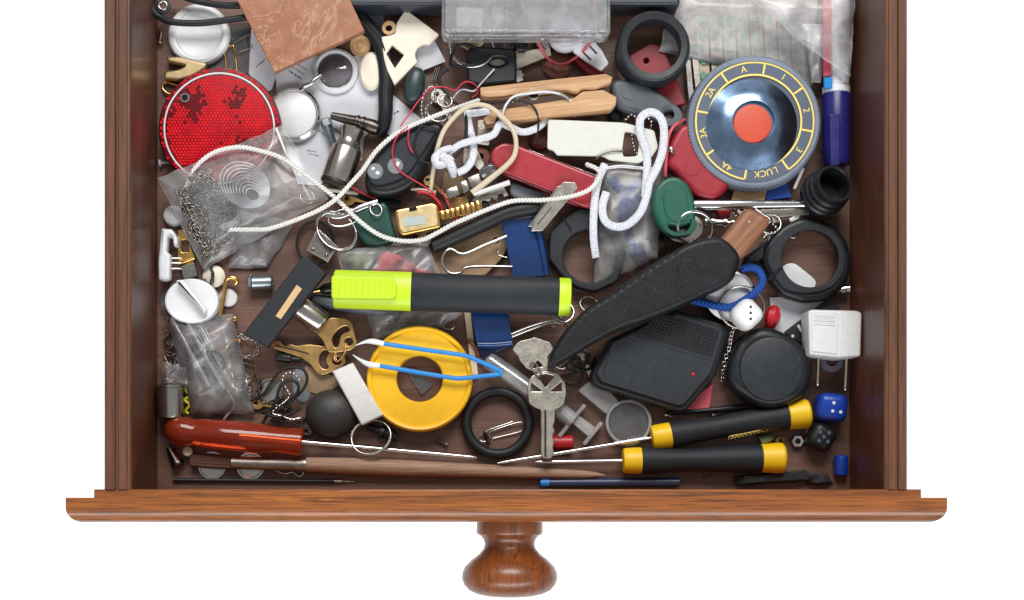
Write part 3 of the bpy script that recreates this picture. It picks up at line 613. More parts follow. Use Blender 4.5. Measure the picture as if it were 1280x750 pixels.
# plasters in bag
for i in range(8):
    x = 876+i*17; y0 = 14+abs(i-3)*2; sk = 6
    g = plate(rrect(x+3, 66, 14.5, 100-y0*0.4, 3, -3+random.uniform(-1.5, 1.5)), 5+i % 2*0.8, 5.6+i % 2*0.8, 0.1)
    ps = [('strip', g, 'plaster')]
    for j in range(5):
        ps.append(('printed_mark', plate(sm([(x+3+random.uniform(-5, 5)*0.6+5*math.cos(q), 26+j*17+random.uniform(-3, 3)+6*random.uniform(.6, 1.2)*math.sin(q)) for q in [k_*1.047 for k_ in range(6)]]), 6.45, 6.6, 0), 'plaster_print'))
    T('adhesive_plaster', 'beige adhesive plaster strip with green print inside clear bag behind the dial', 'plaster', ps, 'plasters in the clear bag')
T('plastic_bag', 'cloudy clear bag holding green printed plasters behind the dial', 'bag', [('bag', sheet([(842, -12), (1022, -12), (1016, 108), (824, 64)], 7, 3, 1.0, 0.03, seed=3), 'haze_film')])
T('plastic_bag', 'pointed clear bag draped over the white marker body', 'bag', [('bag', sheet([(934, -6), (1069, -10), (1063, 96), (1002, 56)], 22, 2, 1.6, 0.04, seed=5), 'bag_film')])
T('plastic_sleeve', 'long ribbed clear sleeve under the pointed bag beside the marker', 'sleeve', [('sleeve', sheet([(1002, 30), (1032, 30), (1026, 104), (1014, 103)], 9, 2, 1.5, 0.08, 16, 24, seed=6), 'milky_film')])
# marker
T('marker_pen', 'white marker pen with red stripe, blue square and navy cap', 'marker', [
    ('barrel', lathe((1047, -14, 10), (1045, 120, 10), [(0, 15), (0.92, 15.5), (0.925, 17), (1, 17)], 36), 'bright_white_plastic', [('stripe', lathe((1046.8, -14, 10), (1045.3, 94, 10), [(0, 15.2), (1, 15.8)], 36), 'pink_red')][:0]),
    ('cap', lathe((1045, 118, 10.5), (1045.5, 207, 10.5), [(0, 17), (0.02, 17.6), (0.5, 17.2), (0.97, 16.6), (1, 15.4)], 36), 'navy_plastic', [('pocket_clip', plate(rc([(1037, 142), (1050, 142), (1050, 207), (1038, 207)], 2), 17.4, 20, 0.5), 'navy_plastic')]),
    ('stripe', plate([(1029.5, -14), (1039, -14), (1039, 94), (1030, 94)], 14.5, 16.6, 0.6, (0.22, 0)), 'pink_red'), ('square_mark', plate([(1030.5, 97), (1040, 96), (1040, 110), (1031, 110)], 14.8, 17.0, 0.5, (0.22, 0)), 'bright_blue')])
# dial
dx, dy = 943.5, 151.5
rim = turn(dx, dy, [(57, 15.2), (58.5, 16), (75.5, 16), (77, 17), (80, 17.2), (83, 15.5), (84, 12), (84, 4), (82, 2), (0, 2)], 240, rmod=lambda i, j, w: (1+0.007*(1 if j % 2 else -1)) if i in (5, 6, 7) else 1)
cone = turn(dx-1, dy+1, [(57.6, 15), (57.2, 16.3), (44, 18.9), (28.5, 22), (26.5, 22), (26.5, 20), (0, 20)], 72)
prt = [('yellow_ring', arcband(dx, dy, 16.02, 57, 59.3, 0, 360, n=90), 'yellow_print'), ('yellow_ring', arcband(dx, dy, 16.02, 72.6, 74.6, -55, 260, n=90), 'yellow_print')]
for a_ in (80, 35, -10, -55, -100, -145, 170, 125):
    prt.append(('divider', arcband(dx, dy, 16.02, 59.1, 72.8, a_-1, a_+1, n=2), 'yellow_print'))
for s_, a_ in (('A', 102), ('1', 57), ('2', 12), ('3', -33), ('4A', -122), ('3A', -167), ('2A', 147)):
    prt.append(('lettering', text(s_, dx+65.8*math.cos(R(a_)), dy-65.8*math.sin(R(a_)), 16.1, 8.2, a_-90), 'yellow_print'))
for i, s_ in enumerate('LUCK'):
    a_ = -67-i*7; prt.append(('lettering', text(s_, dx+66*math.cos(R(a_)), dy-66*math.sin(R(a_)), 16.1, 8.2, a_-90), 'yellow_print'))
T('dial', 'round grey blue dial with yellow lettering LUCK and orange button', 'dial', [('rim', rim, 'dial_face', prt[:0]), ('knurled_edge', turn(dx, dy, [(76, 16.6), (79.5, 17.6), (82.6, 16.2), (84.2, 12), (84.2, 5), (82, 3.5), (77, 3.5)], 240, True, rmod=lambda i, j, w: (1+0.008*(1 if j % 2 else -1)) if i in (2, 3, 4) else 1), 'dial_rim'),
    ('cone', cone, 'dial_steel'), ('button', turn(dx-2.5, dy+2.5, [(0, 22.6), (20, 22.8), (23.5, 22.4), (24.6, 21.2), (24.6, 18), (0, 18)], 48), 'orange_button')]+prt)
T('threaded_cap', 'black threaded screw cap tipped on its side below the navy marker cap', 'cap', [('cap', lathe((1024, 247, 9), (1044, 229, 26), [(0, 0), (0, 25), (0.03, 27.5), (0.2, 27.5), (0.26, 29.5), (0.32, 27.5), (0.42, 27.5), (0.48, 29), (0.54, 26.6), (0.64, 26.6), (0.7, 27.6), (0.76, 25), (0.97, 24.6), (1, 24), (1, 21), (0.97, 20.2), (0.3, 20), (0.3, 0)], 48), 'black_plastic')])

# ------------------------------------------------------------------ left side
cells, dark_cells = G(), G()
for i in range(-22, 23):
    for j in range(-24, 25):
        x_, y_ = 274+(i+0.5*(j % 2))*4.3, 160+j*3.72
        d_ = math.hypot(x_-274, y_-160)
        if d_ > 74.5 or 66 < d_ < 71.5 or math.hypot(x_-231, y_-122) < 7.5: continue
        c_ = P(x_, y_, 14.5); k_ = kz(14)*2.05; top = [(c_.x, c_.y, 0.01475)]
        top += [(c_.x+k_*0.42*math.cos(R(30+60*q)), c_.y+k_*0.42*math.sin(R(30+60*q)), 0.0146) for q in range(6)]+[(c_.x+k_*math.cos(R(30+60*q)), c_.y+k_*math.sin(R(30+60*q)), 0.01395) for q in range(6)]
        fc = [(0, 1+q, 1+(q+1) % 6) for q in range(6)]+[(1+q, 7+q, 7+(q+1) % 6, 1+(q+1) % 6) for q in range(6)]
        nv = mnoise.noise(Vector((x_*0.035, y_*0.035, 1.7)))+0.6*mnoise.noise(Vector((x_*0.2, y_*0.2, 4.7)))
        (dark_cells if nv > 0.46 else cells).add(top, fc)  # darker cells paint the lens's patchy internal reflection into the colour
T('reflector', 'round red prismatic bicycle reflector with white ring line', 'reflector', [
    ('lens', turn(274, 160, [(0, 14), (70, 14), (75, 13.4), (77, 11.5), (77, 8), (0, 8)], 96), 'reflector_dark', [('prism_field', cells, 'reflector_cell'), ('dim_reflection_patch', dark_cells, 'reflector_dark')]), ('ring_line', turn(274, 160, [(67.6, 13.9), (67.8, 14.35), (69.6, 14.35), (69.8, 13.9)], 96, True), 'white_plastic'),
    ('hole', turn(231, 122, [(0, 14.2), (4, 14.2), (4, 13.6), (0, 13.6)], 20), 'glossy_black', [('eyelet', turn(231, 122, [(4, 14), (4.2, 14.7), (5.6, 14.7), (5.8, 14)], 24, True), 'steel')])])
T('white_spacer', 'small white plastic pin beside the red reflector edge', 'pin', [('pin', lathe((199, 204, 2.5), (212, 203, 2.5), [(0, 4.5), (0.2, 4.5), (0.25, 1.6), (1, 1.6)], 14), 'white_plastic')])
cp = []
def bag_drop(x, y): return -min(10, max(0, (y-238)*0.13))
y = 214; z = 18
ctr = [(243, 222), (262, 214), (250, 234), (228, 240), (240, 252), (268, 240), (284, 252), (262, 262), (232, 258), (236, 270), (262, 272), (288, 266), (296, 278), (272, 284), (244, 280), (246, 292), (270, 296), (290, 290), (280, 304), (256, 302), (258, 314), (272, 312), (262, 322), (254, 306), (238, 284), (252, 262), (276, 248), (258, 226), (236, 232), (230, 250), (258, 288), (284, 278), (278, 258), (250, 246), (244, 266), (270, 300), (264, 312), (248, 296), (266, 280), (280, 270), (268, 252)]
cp = [(a, b_, 13+3.2*abs(math.sin(i*1.7))) for i, (a, b_) in enumerate(ctr)]
cp += [(a+random.uniform(-9, 9), b_+random.uniform(-8, 6), 14.5+2.5*abs(math.sin(i*2.3))) for i, (a, b_) in enumerate(ctr[::-1])]
cp = [(a, b_, z_+2.4+bag_drop(a, b_)) for a, b_, z_ in cp]
T('steel_chain', 'heap of fine steel chain inside the clear bag by the reflector', 'chain', [('chain', chain(cp, 4.3, 1.1, 5.0), 'worn_steel')])
coil = [ring(306+i*1.2, 231+i*1.5, 18.6+i*0.1, 33-i*3.0, 1.0, 26-i*2.4, a=35, n=36, m=6) for i in range(9)]
T('coil_spring', 'white conical coil spring inside the clear chain bag', 'spring', [('coil', gsum(coil), 'bright_white_plastic')])
T('plastic_bag', 'clear bag with steel chain lying over the red reflector', 'bag', [('bag', sheet([(197, 223), (353, 156), (411, 249), (254, 337)], 15.2, 5.5, 1.4, 0.035, 60, 50, seed=1, drape=bag_drop), 'bag_film'), ('seam', tube([(345, 160, 20), (358, 192, 22), (374, 222, 21), (388, 250, 18)], 1.3, n=6, rz=0.3), 'milky_film')])
T('plastic_bag', 'small empty clear bag under the chain bag corner', 'bag', [('bag', sheet([(296, 262), (368, 278), (334, 335), (285, 335)], 2, 3, 2.0, 0.05, 30, 30, seed=2), 'bag_film')])
T('white_button', 'small domed white button beside the white cup hook', 'button', [('button', turn(215, 268, [(0, 6), (7, 5.6), (11.5, 4.2), (13.2, 2.2), (13, 0.4), (0, 0.3)], 32), 'white_plastic')])
T('cup_hook', 'white plastic wall hook with three thin nails', 'hook', [('hook', plate(rc([(201.5, 285), (214.5, 286), (221.5, 297), (221, 307), (217, 307.6), (215.5, 297), (208.6, 294), (207.7, 314.5), (212.5, 317), (211.5, 347.5), (206, 350), (198, 349), (197.3, 326)], 2), 3, 12, 1.5), 'bright_white_plastic')]+[('nail', lathe((210, q, 6), (227, q, 6), [(0, 1.2), (0.9, 1.2), (1, 0.2)], 8), 'steel') for q in (323, 329, 336)])
T('cabinet_catch', 'gold hinge plate with rectangular slot beside the white hook', 'hinge', [('plate', plate([rc([(222, 288), (231, 286), (244, 322), (240, 332), (222, 330)], 1.5), rc([(227, 300), (235, 300), (236, 315), (227, 315)], 1)[::-1]], 1.5, 3.4, 0.4), 'gold'), ('knuckle', lathe((223, 330, 3.5), (243, 322, 3.5), [(0, 3), (1, 3)], 14), 'gold')])
T('sponge_pad', 'small grey rough square pad next to the white hook', 'pad', [('pad', plate(rc([(225, 332), (243, 328), (247, 345), (229, 350)], 1.5), 1.5, 6, 0.6), 'pewter')])
T('token', 'pale cream token leaning beside the grey pad', 'token', [('token', turn(267, 345, [(0, 3.4), (11, 3.4), (14, 2.6), (14, 1), (0, 0.6)], 32), 'cream_plastic')])
T('bead_chain', 'short dark twisted chain beside the cream token', 'chain', [('chain', chain([(264, 334, 4), (266, 346, 5), (262, 356, 5), (256, 350, 4)], 3.2, 0.9), 'dark_steel')])
T('bottle_cap', 'white oval bottle cap with upright fin', 'cap', [('cap', turn(239, 376, [(0, 11), (28, 11), (31, 11.4), (33, 11), (34, 9), (34, 3.5), (32, 3), (0, 3)], 56, ry=0.84), 'bright_white_plastic'), ('fin', plate(rc([(219, 350), (229, 349), (258, 386), (256, 393)], 2), 11, 17, 1.2, (0, 0)), 'bright_white_plastic')])
T('grey_disc', 'thin grey translucent disc under the white finned cap', 'disc', [('disc', turn(228, 378, [(0, 1.5), (28, 1.5), (29, 0.8), (0, 0.5)], 40), 'smoke_plastic')])
def hook_L(pts, lb, r=2.6): T('gold_hook', lb, 'hook', [('hook', tube(pts, r, n=10, sub=5), 'gold')])
hook_L([(275, 396, 4), (278, 380, 4.5), (281, 362, 5), (283, 350, 5.5), (288, 347, 6), (294, 348.5, 6), (296, 352, 5.5), (294, 355, 5)], 'gold square bend hook standing beside white finned cap', 3.0)
hook_L([(278, 440, 3), (288, 428, 3.2), (295, 426, 3.4), (301, 426, 3.6)], 'short gold hook end beside the bag of metal tubes', 3.0)
T('gold_stud', 'tiny shiny gold ball stud near the gold hook', 'stud', [('stud', lathe((284, 400, 3), (297, 398, 3), [(0, 2), (0.4, 2), (0.45, 4.3), (0.7, 5), (0.92, 3.8), (1, 0)], 16), 'gold')])
T('white_disc', 'small white plastic disc behind the gold square bend hook', 'disc', [('disc', turn(285, 372, [(0, 2), (10, 2), (11.5, 1.4), (11.5, 0.3), (0, 0.3)], 32), 'white_plastic')])
T('flanged_bolt', 'grey zinc flanged barrel bolt lying on bare wood', 'bolt', [('barrel', lathe((314, 354, 5), (341, 353, 5), [(0, 8.8), (0.94, 8.8), (1, 7.8), (1, 4), (0.8, 4), (0.8, 0)], 24), 'zinc'), ('flange', lathe((310.5, 354, 5), (316, 354, 5), [(0, 10.5), (0.2, 11.4), (0.8, 11.4), (1, 10)], 6), 'zinc')])
# black bar + lock cylinder + brass keys
T('black_bar', 'black plastic bar with tan label strip lying across the lock cylinder', 'bar', [('bar', plate(rc([(379, 319), (408, 341), (334, 434), (304, 417)], 1.5), 15, 21, 0.7), 'matte_black_plastic'), ('label_strip', plate([(371, 356), (377.5, 361), (351, 399), (344.5, 395)], 21, 21.5, 0.05), 'tan_strip')])
T('lock_cylinder', 'shiny steel lock cylinder with brass key inserted', 'lock cylinder', [('cylinder', lathe((362, 376, 7.5), (404, 405, 7.5), [(0, 14.5), (0.02, 15.6), (0.97, 15.6), (1, 14.8)], 40), 'steel'), ('collar', lathe((401, 403, 7.5), (405, 405.6, 7.5), [(0, 14), (1, 14), (1, 5), (0.5, 5)], 40), 'worn_steel')])
k1 = rc([(402, 404), (411, 397), (432, 397), (440.7, 403), (443, 415), (447, 430), (441, 437), (434, 439), (420, 441), (409.5, 440.6), (402.5, 424), (393, 415)], 4)
h1 = sm([(436, 410), (432, 407.5), (424, 411), (417, 419), (415.5, 427), (419, 434), (423, 431), (425, 421), (430, 416), (436, 414)])
T('brass_key', 'brass key with kidney shaped hole, its blade in the lock cylinder', 'key', [('bow', plate([k1, h1[::-1], circ(436, 427, 5, 20)[::-1]], 6, 9, 0.6), 'brass')])
k2 = rc([(339, 427), (350, 426), (352, 430), (357, 433), (362, 429), (370, 432), (386, 430), (395, 431), (410, 433), (424, 438), (430.5, 443), (433, 452), (427, 461), (402.5, 469.5), (395, 466), (387, 455), (376, 447), (341, 435)], 2.5)
h2 = sm([(404, 438), (399.5, 446), (400, 456), (405, 461), (410, 459), (407, 452), (409, 444), (411, 440)])
T('brass_key', 'brass key lying below the lock cylinder with its blade showing', 'key', [('key', plate([k2, h2[::-1], circ(421, 451, 5.2, 20)[::-1]], 2, 4.6, 0.6), 'brass'), ('groove', plate([(345, 430.5), (386, 441), (386, 443), (345, 432.5)], 4.5, 4.8, 0), 'dark_steel')])
T('split_ring', 'small brass split ring joining the two brass keys', 'ring', [('ring', ring(427, 440, 8, 12, 1.1, 5, (0.1, 0.12), a=-62) + ring(425, 441, 9.2, 12, 1.1, 5, (0.1, 0.12), a=-62), 'brass')])
T('black_pen', 'black pen with gold tip pointing out from under the highlighter', 'pen', [('barrel', lathe((400, 362, 8), (500, 352, 8), [(0, 4), (0.05, 7), (0.3, 8.5), (1, 8.5)], 24), 'glossy_black'), ('tip', lathe((384, 366, 7.5), (400, 362, 8), [(0, 1.2), (0.1, 2.4), (0.8, 3.6), (1, 4.4)], 20), 'gold')])
T('blue_black_pen', 'dark slate pen lying beneath the yellow highlighter cap', 'pen', [('barrel', lathe((386, 374, 4), (500, 392, 4), [(0, 4), (0.05, 8), (0.5, 8.8), (1, 8.5)], 24), 'slate_handle')])
# bag with tubes
for i, (a_, b_, z_, lb) in enumerate([((214, 398, 5), (262, 484, 5), 5.8, 'long aluminium tube inside clear bag, nearest the drawer side'), ((229, 396, 8), (281, 487, 7), 6.2, 'aluminium tube inside clear bag wearing a black rubber band'), ((244, 398, 4), (292, 486, 4), 5.2, 'aluminium tube inside clear bag, next to the brass hook end')]):
    T('metal_tube', lb, 'tube', [('tube', lathe(a_, b_, [(0, z_*0.7), (0, z_), (1, z_), (1, z_*0.7), (0.9, z_*0.7)], 20), 'chrome')])
T('rubber_band', 'black rubber band wrapped round an aluminium tube in the bag', 'rubber band', [('band', ring(267, 452, 8, 15, 1.4, 12, (0.05, -0.15), a=40), 'black_rubber')])
T('bent_wire', 'bent aluminium wire inside clear bag above the red handle', 'wire', [('wire', tube([(268, 462, 4), (280, 482, 4), (291, 500, 4), (292, 510, 4), (285, 518, 4), (279, 526, 4)], 2.4, n=8), 'steel')])
T('plastic_bag', 'clear bag of aluminium tubes crumpled beside the drawer side', 'bag', [('bag', sheet([(208, 396), (291, 392), (318, 516), (240, 520)], 4, 8, 2.6, 0.06, 46, 50, seed=8), 'bag_film')])
T('brass_eyelet', 'brown coppery button inside the bag of tubes', 'button', [('button', turn(270, 417, [(0, 4), (6, 4), (9, 3), (9, 1), (0, 1)], 24), 'copper')])
T('link_chain', 'small steel chain curled next to the gold hook end', 'chain', [('chain', chain([(296, 420, 3), (302, 418, 3), (306, 424, 3), (316, 424, 3), (322, 432, 3), (320, 441, 3), (312, 446, 3), (300, 445, 3), (290, 440, 3)], 4.0, 1.0), 'worn_steel')])
T('link_chain', 'dark steel chain pile between bag of tubes and drawer side', 'chain', [('chain', chain([(210, 416, 3), (206, 424, 3), (212, 432, 4), (218, 424, 4), (209, 440, 3), (220, 446, 3), (214, 456, 3), (224, 452, 4), (226, 462, 3)], 3.8, 1.0), 'dark_steel')])
T('link_chain', 'short steel chain end near the pinkish coin', 'chain', [('chain', chain([(304, 466, 3), (311, 474, 4), (308, 482, 4), (314, 488, 4), (310, 496, 4)], 3.8, 1.0), 'worn_steel')])
T('steel_thimble', 'brushed steel tube cap lying against the drawer side', 'cap', [('cap', lathe((212, 481, 8.5), (213, 523, 8.5), [(0, 12), (0.01, 16.5), (0.04, 18), (0.1, 18), (0.12, 16.6), (0.95, 16.6), (1, 15.6)], 36), 'steel')])
T('crumpled_wrap', 'crumpled clear wrapper with yellow bits behind steel tube cap', 'wrapper', [('wrap', sheet([(204, 452), (236, 458), (240, 486), (200, 484)], 4, 6, 4, 0.12, 26, 26, seed=11), 'bag_film')])
T('yellow_wire', 'zigzag yellow wire scrap beside the steel tube cap', 'wire', [('wire', tube([(236, 480, 4), (232, 488, 5), (238, 494, 5), (231, 500, 5), (237, 506, 5), (232, 514, 4), (236, 517, 4)], 1.8, n=8), 'yellow_insulation')])
T('pink_coin', 'pinkish silver coin beside black cord tangle', 'coin', [('coin', turn(338, 489, [(0, 1.4), (13, 1.4), (14, 2), (16, 2), (16.4, 0.4), (0, 0.3)], 40), 'steel')])
T('tan_paper_scrap', 'brownish paper scrap under the lower brass key', 'paper', [('paper', plate([(382, 456), (396, 462), (418, 470), (424, 482), (400, 494), (376, 486)], 0.5, 0.9, 0.05), 'tan_paper')])
T('grey_paper_scrap', 'greyish oval scrap under the ball chain', 'scrap', [('scrap', plate(sm([(366, 470), (374, 458), (384, 468), (388, 492), (380, 503), (368, 494)]), 0.4, 0.8, 0.05), 'grey_card')])
T('black_plug_pin', 'short black plastic peg below the brass key blade', 'peg', [('peg', lathe((345, 446, 3.5), (376, 450, 3.5), [(0, 3), (0.05, 6), (0.6, 6), (0.65, 3.5), (0.95, 3.5), (1, 2)], 16), 'black_plastic')])
T('elastic_loop', 'black elastic cord tangled in loops above the red screwdriver', 'cord', [('cord', tube([(309, 501, 5), (318, 499, 5), (330, 492, 6), (338, 480, 7), (350, 464, 8), (366, 459, 8), (379, 462, 8), (384, 474, 8), (378, 488, 8), (364, 500, 7), (348, 508, 7), (332, 514, 8), (328, 516, 9), (340, 510, 10), (346, 498, 11), (350, 484, 11), (362, 475, 11), (372, 480, 10), (372, 490, 9), (360, 506, 9), (345, 514, 8), (334, 520, 7), (328, 530, 6)], 1.9, n=8) + tube([(328, 516, 9), (345, 521, 8), (362, 518, 7), (376, 510, 6)], 1.7, n=8), 'black_rubber')])
T('ball_chain', 'tiny silver ball chain woven through the black cord', 'ball chain', [('chain', beads([(374, 474, 11), (366, 466, 11), (357, 467, 11), (353, 475, 11), (358, 486, 11), (362, 494, 11), (356, 502, 10), (348, 508, 9), (340, 516, 9), (352, 520, 8), (365, 524, 7), (376, 522, 6)], 1.7, 5), 'chrome')])
T('black_pebble', 'smooth black rounded pebble beside the white eraser', 'pebble', [('pebble', turn(413, 516, [(0, 15), (12, 14.6), (22, 12.6), (29, 9.5), (32.5, 6), (32, 3), (27, 0.8), (0, 0.3)], 40, rmod=lambda i, j, w: 1+0.03*math.sin(2*w+1)+0.02*math.sin(3*w)), 'stone_black')])
T('eraser', 'white rectangular eraser leaning against the yellow tape reel', 'eraser', [('eraser', plate(rc([(415, 464), (441, 453), (479, 519), (452, 532)], 1.5), 6, 14, 0.9), 'white_rubber', [('band', plate(rc([(434.6, 496.5), (461, 487), (462, 488.6), (435.6, 498.2)], .2), 13.9, 14.1, 0), 'paper')])])
T('black_rubber_plug', 'black ribbed rubber plug near thin split ring', 'plug', [('plug', lathe((459, 533, 3.5), (497, 547, 3.5), [(0, 3), (0.03, 4.2), (0.4, 4.4), (0.42, 7.5), (0.55, 8), (0.6, 6), (0.68, 6), (0.7, 8), (0.82, 8), (0.86, 6), (1, 5)], 20), 'black_rubber')])
T('split_ring', 'thin steel split ring over the red screwdriver shaft', 'ring', [('ring', ring(463, 546, 8, 25, 1.4, 21, (0.05, 0.12), a=-20) + ring(464, 546.5, 9.2, 25, 1.3, 21, (0.05, 0.12), a=-20), 'steel')])

# ------------------------------------------------------------------ cords across the middle
T('white_string', 'long thin white twisted string running from chain bag to red pocket knife', 'string', [('string', rope([(226, 250, 16), (232, 236, 17), (244, 210, 18), (267, 191, 20), (298, 184, 22), (327, 189, 23), (353, 198, 24), (380, 217, 24), (401, 233, 23), (421, 249, 19), (449, 276, 16), (475, 294, 14), (501, 301, 14), (527, 300, 14), (545, 292, 15), (567, 280, 17), (590, 270, 18), (617, 259, 19), (643, 251, 18), (681, 250, 18), (716, 245, 20), (738, 236, 22), (750, 220, 20), (746, 211, 18), (732, 205, 14)], 2.7, 2, 9), 'string_white')])
T('white_string', 'white twisted string curving across the remote up to the clothespin', 'string', [('string', rope([(286, 287, 14), (300, 287, 15), (316, 287, 17), (336, 286, 20), (367, 276, 21), (400, 262, 20), (421, 248, 21.5), (437, 231, 19), (453, 213, 18), (470, 189, 18), (491, 170, 18), (512, 158, 18), (536, 148, 18), (569, 135.6, 19), (600, 125, 20)], 2.7, 2, 9), 'string_white')])
T('cream_string', 'cream soft cord forming a loop from knot to pocket knife', 'string', [('string', tube([(538, 240, 10), (541, 217, 14), (546, 189, 18), (553, 167, 21), (563, 152, 22), (577, 138, 23), (595, 131, 24), (612, 134, 24), (627, 146, 24), (640, 160, 23), (645, 177, 22), (643, 194, 21), (633, 207, 20), (612, 224, 18), (590, 241, 16)], [2.6, 2.8, 3, 3, 2.9, 3.2, 3, 3.2, 3.4, 3.2, 3, 3.3, 3.4, 3.6, 3.8], n=12), 'string_cream')])
T('shoelace', 'white braided shoelace knotted beside the car remote', 'shoelace', [('lace', tube([(580, 142, 18), (596, 141, 18.5), (612, 138, 19)], 4.5, n=10, rz=2) + tube([(584, 142, 17), (587, 160, 17), (592, 180, 16.5), (590, 200, 16), (582, 211, 15.5), (572, 216, 15)], 4.6, n=10, rz=2) + tube([(560, 192, 18), (577, 180, 19), (600, 174, 19.5), (617, 168, 20), (625, 155, 21), (636, 158, 20), (653, 165, 17), (671, 160, 15), (687, 146, 13)], 4.6, n=10, rz=2.2, sub=8), 'lace_white'),
    ('knot', tube([(564, 186, 18), (552, 190, 20), (544, 198, 20), (548, 206, 20), (558, 203, 21), (564, 196, 21)], 5.4, n=12, rz=4.5) + tube([(552, 194, 21), (561, 202, 22), (566, 213, 20.5), (567, 221, 18)], [5.5, 6, 5.6, 3.6], n=12, rz=4), 'lace_white')])
T('shoelace', 'white braided shoelace looped through the off white metal plate', 'shoelace', [('lace', tube([(806, 246, 17), (808, 225, 17), (809, 205, 17), (808, 188, 18), (801, 168, 20), (801, 148, 21), (813, 140, 21), (825, 146, 21), (830, 163, 21), (828, 189, 20), (821, 210, 19), (812, 228, 18.5), (808, 246, 18.5), (800, 266, 18.5), (784, 281, 18), (768, 283, 18), (756, 275, 18), (753, 258, 18), (758, 240, 18)], 5.0, n=10, rz=2.2, sub=8) + tube([(756, 205, 16), (748, 225, 17.5), (744, 245, 17.5), (742, 270, 17), (742, 298, 15), (745, 322, 12)], 4.8, n=10, rz=2, sub=8), 'lace_white')])

# ------------------------------------------------------------------ middle
T('hex_bolt', 'zinc hex head bolt beside the brushed metal shaker', 'bolt', [('head', lathe((406.5, 149, 5), (409.5, 158, 5), [(0, 6.5), (0.15, 7.6), (1, 7.6)], 6), 'zinc'), ('shaft', lathe((409.5, 158, 5), (418, 184, 5), sum([[(i/16, 5.2), (i/16+0.03, 4.5)] for i in range(16)], [])+[(1, 4)], 16), 'zinc')])
T('metal_shaker', 'brushed steel bottle shaped shaker with flared neck', 'shaker', [('body', lathe((420.5, 227, 11), (434, 186, 11), [(0, 17.5), (0.01, 19.5), (0.1, 19.8), (0.95, 19.8), (1, 19)], 40), 'steel'), ('neck', lathe((433.7, 187, 11), (441, 160, 11), [(0, 19), (0.1, 17.5), (0.3, 13.5), (0.55, 12.5), (0.8, 14.5), (0.93, 15), (1, 13), (1, 9), (0.9, 8)], 36), 'steel'), ('base_ring', lathe((419, 231.5, 11), (420.6, 226.5, 11), [(0, 18), (0.3, 19.9), (1, 19.9)], 40), 'dark_steel')])
T('metal_pen_end', 'dark polished metal pen end with grooved rings', 'pen', [('barrel', lathe((413, 144, 8), (460, 156, 9), [(0, 1), (0.03, 4.5), (0.5, 6.5), (0.68, 7.5), (0.7, 8.8), (0.75, 8.8), (0.77, 7.6), (0.82, 7.6), (0.84, 9), (0.9, 9), (0.92, 8), (1, 8)], 28), 'dark_steel'), ('cap', lathe((458, 155.5, 9), (474, 162, 9), [(0, 8.4), (0.5, 9.4), (0.9, 8), (1, 4)], 28), 'dark_steel')])
ro = sm([(456, 226), (460, 238), (477, 244.5), (501, 240), (518.7, 228), (529, 212), (546, 182), (554, 166), (552, 154), (536, 150), (501, 164), (477, 185), (460, 206)], 5)
ri = sm([(461, 222), (466, 230), (478, 231), (500, 224), (514, 212), (524, 198), (541, 172), (545, 163), (536, 158), (505, 171), (482, 191), (466, 209)], 5)
T('car_remote', 'black teardrop car remote with two round grey buttons', 'remote', [('body', plate(ro, 3, 15, 3.6, res=5), 'black_plastic', [('top_shell', plate(ri, 14, 16.6, 0.9, res=3), 'matte_black_plastic')]),
    ('button', turn(469, 213.6, [(0, 17.4), (8.5, 17.4), (10, 16.9), (10.2, 15.5), (0, 15.5)], 32), 'button_grey', [('symbol', plate(rrect(472, 216, 4.5, 4, 0.8, 20), 17.4, 17.6, 0), 'bright_white_plastic'), ('symbol', plate(rrect(466.5, 210.5, 4, 3, 1, -20), 17.4, 17.6, 0), 'bright_white_plastic')]),
    ('button', turn(494, 207, [(0, 17.6), (8.5, 17.6), (10, 17.1), (10.2, 15.5), (0, 15.5)], 32), 'button_grey', [('symbol', plate(rrect(497, 205, 4, 6, 0.8, 25), 17.6, 17.8, 0), 'bright_white_plastic')]), ('indicator', ball(486, 226, 16.4, 1.6), 'dark_steel')])
T('pocket_knife', 'red pocket knife with steel blades folded along its edge', 'pocket knife', [('scale', plate(rc([(613, 196), (616, 185), (629, 177), (645, 180), (749, 221), (752, 234), (742, 262), (722, 256), (690, 240), (634, 217), (617, 208)], 8, 5), 12, 16, 1.6, res=4), 'knife_red'), ('scale', plate(rc([(616, 198), (618, 187), (629, 180), (645, 183), (749, 224), (752, 238), (741, 265), (722, 259), (690, 244), (634, 221), (619, 210)], 8, 5), 3, 6.5, 1.2), 'knife_red'), ('blade', plate(rc([(645, 180.5), (752, 221), (751, 226), (640, 186)], 1), 8.2, 11.6, 0.3), 'chrome'), ('liner', plate(rc([(618, 198), (622, 188), (645, 184), (748, 225), (740, 260), (690, 242), (634, 219)], 4), 6.6, 8, 0.2), 'steel')])
T('metal_plate', 'off white metal tag plate with rounded square hole', 'plate', [('plate', plate([rc([(685, 149), (780, 153), (818, 163), (823, 184), (815, 196), (798, 204), (762, 200), (754, 195), (696, 194), (692, 188), (684, 186)], 3), rc([(781, 164), (795, 167), (799, 178), (797, 195), (779, 196), (778, 186)], 4)[::-1]], 15, 17, 0.5), 'ivory_metal'), ('spring_wire', tube([(745, 199, 17.8), (755, 192, 18), (768, 189, 18), (780, 189, 17.6)], 0.9, n=6), 'dark_steel')])
T('ball_chain', 'silver ball chain passing through the off white plate hole', 'ball chain', [('chain', beads([(782, 150, 11), (790, 143, 12), (796, 152, 12), (790, 166, 12), (792, 182, 12), (796, 192, 12), (806, 178, 12), (812, 164, 13), (814, 152, 13), (806, 146, 12)], 2.1, 5), 'chrome')])
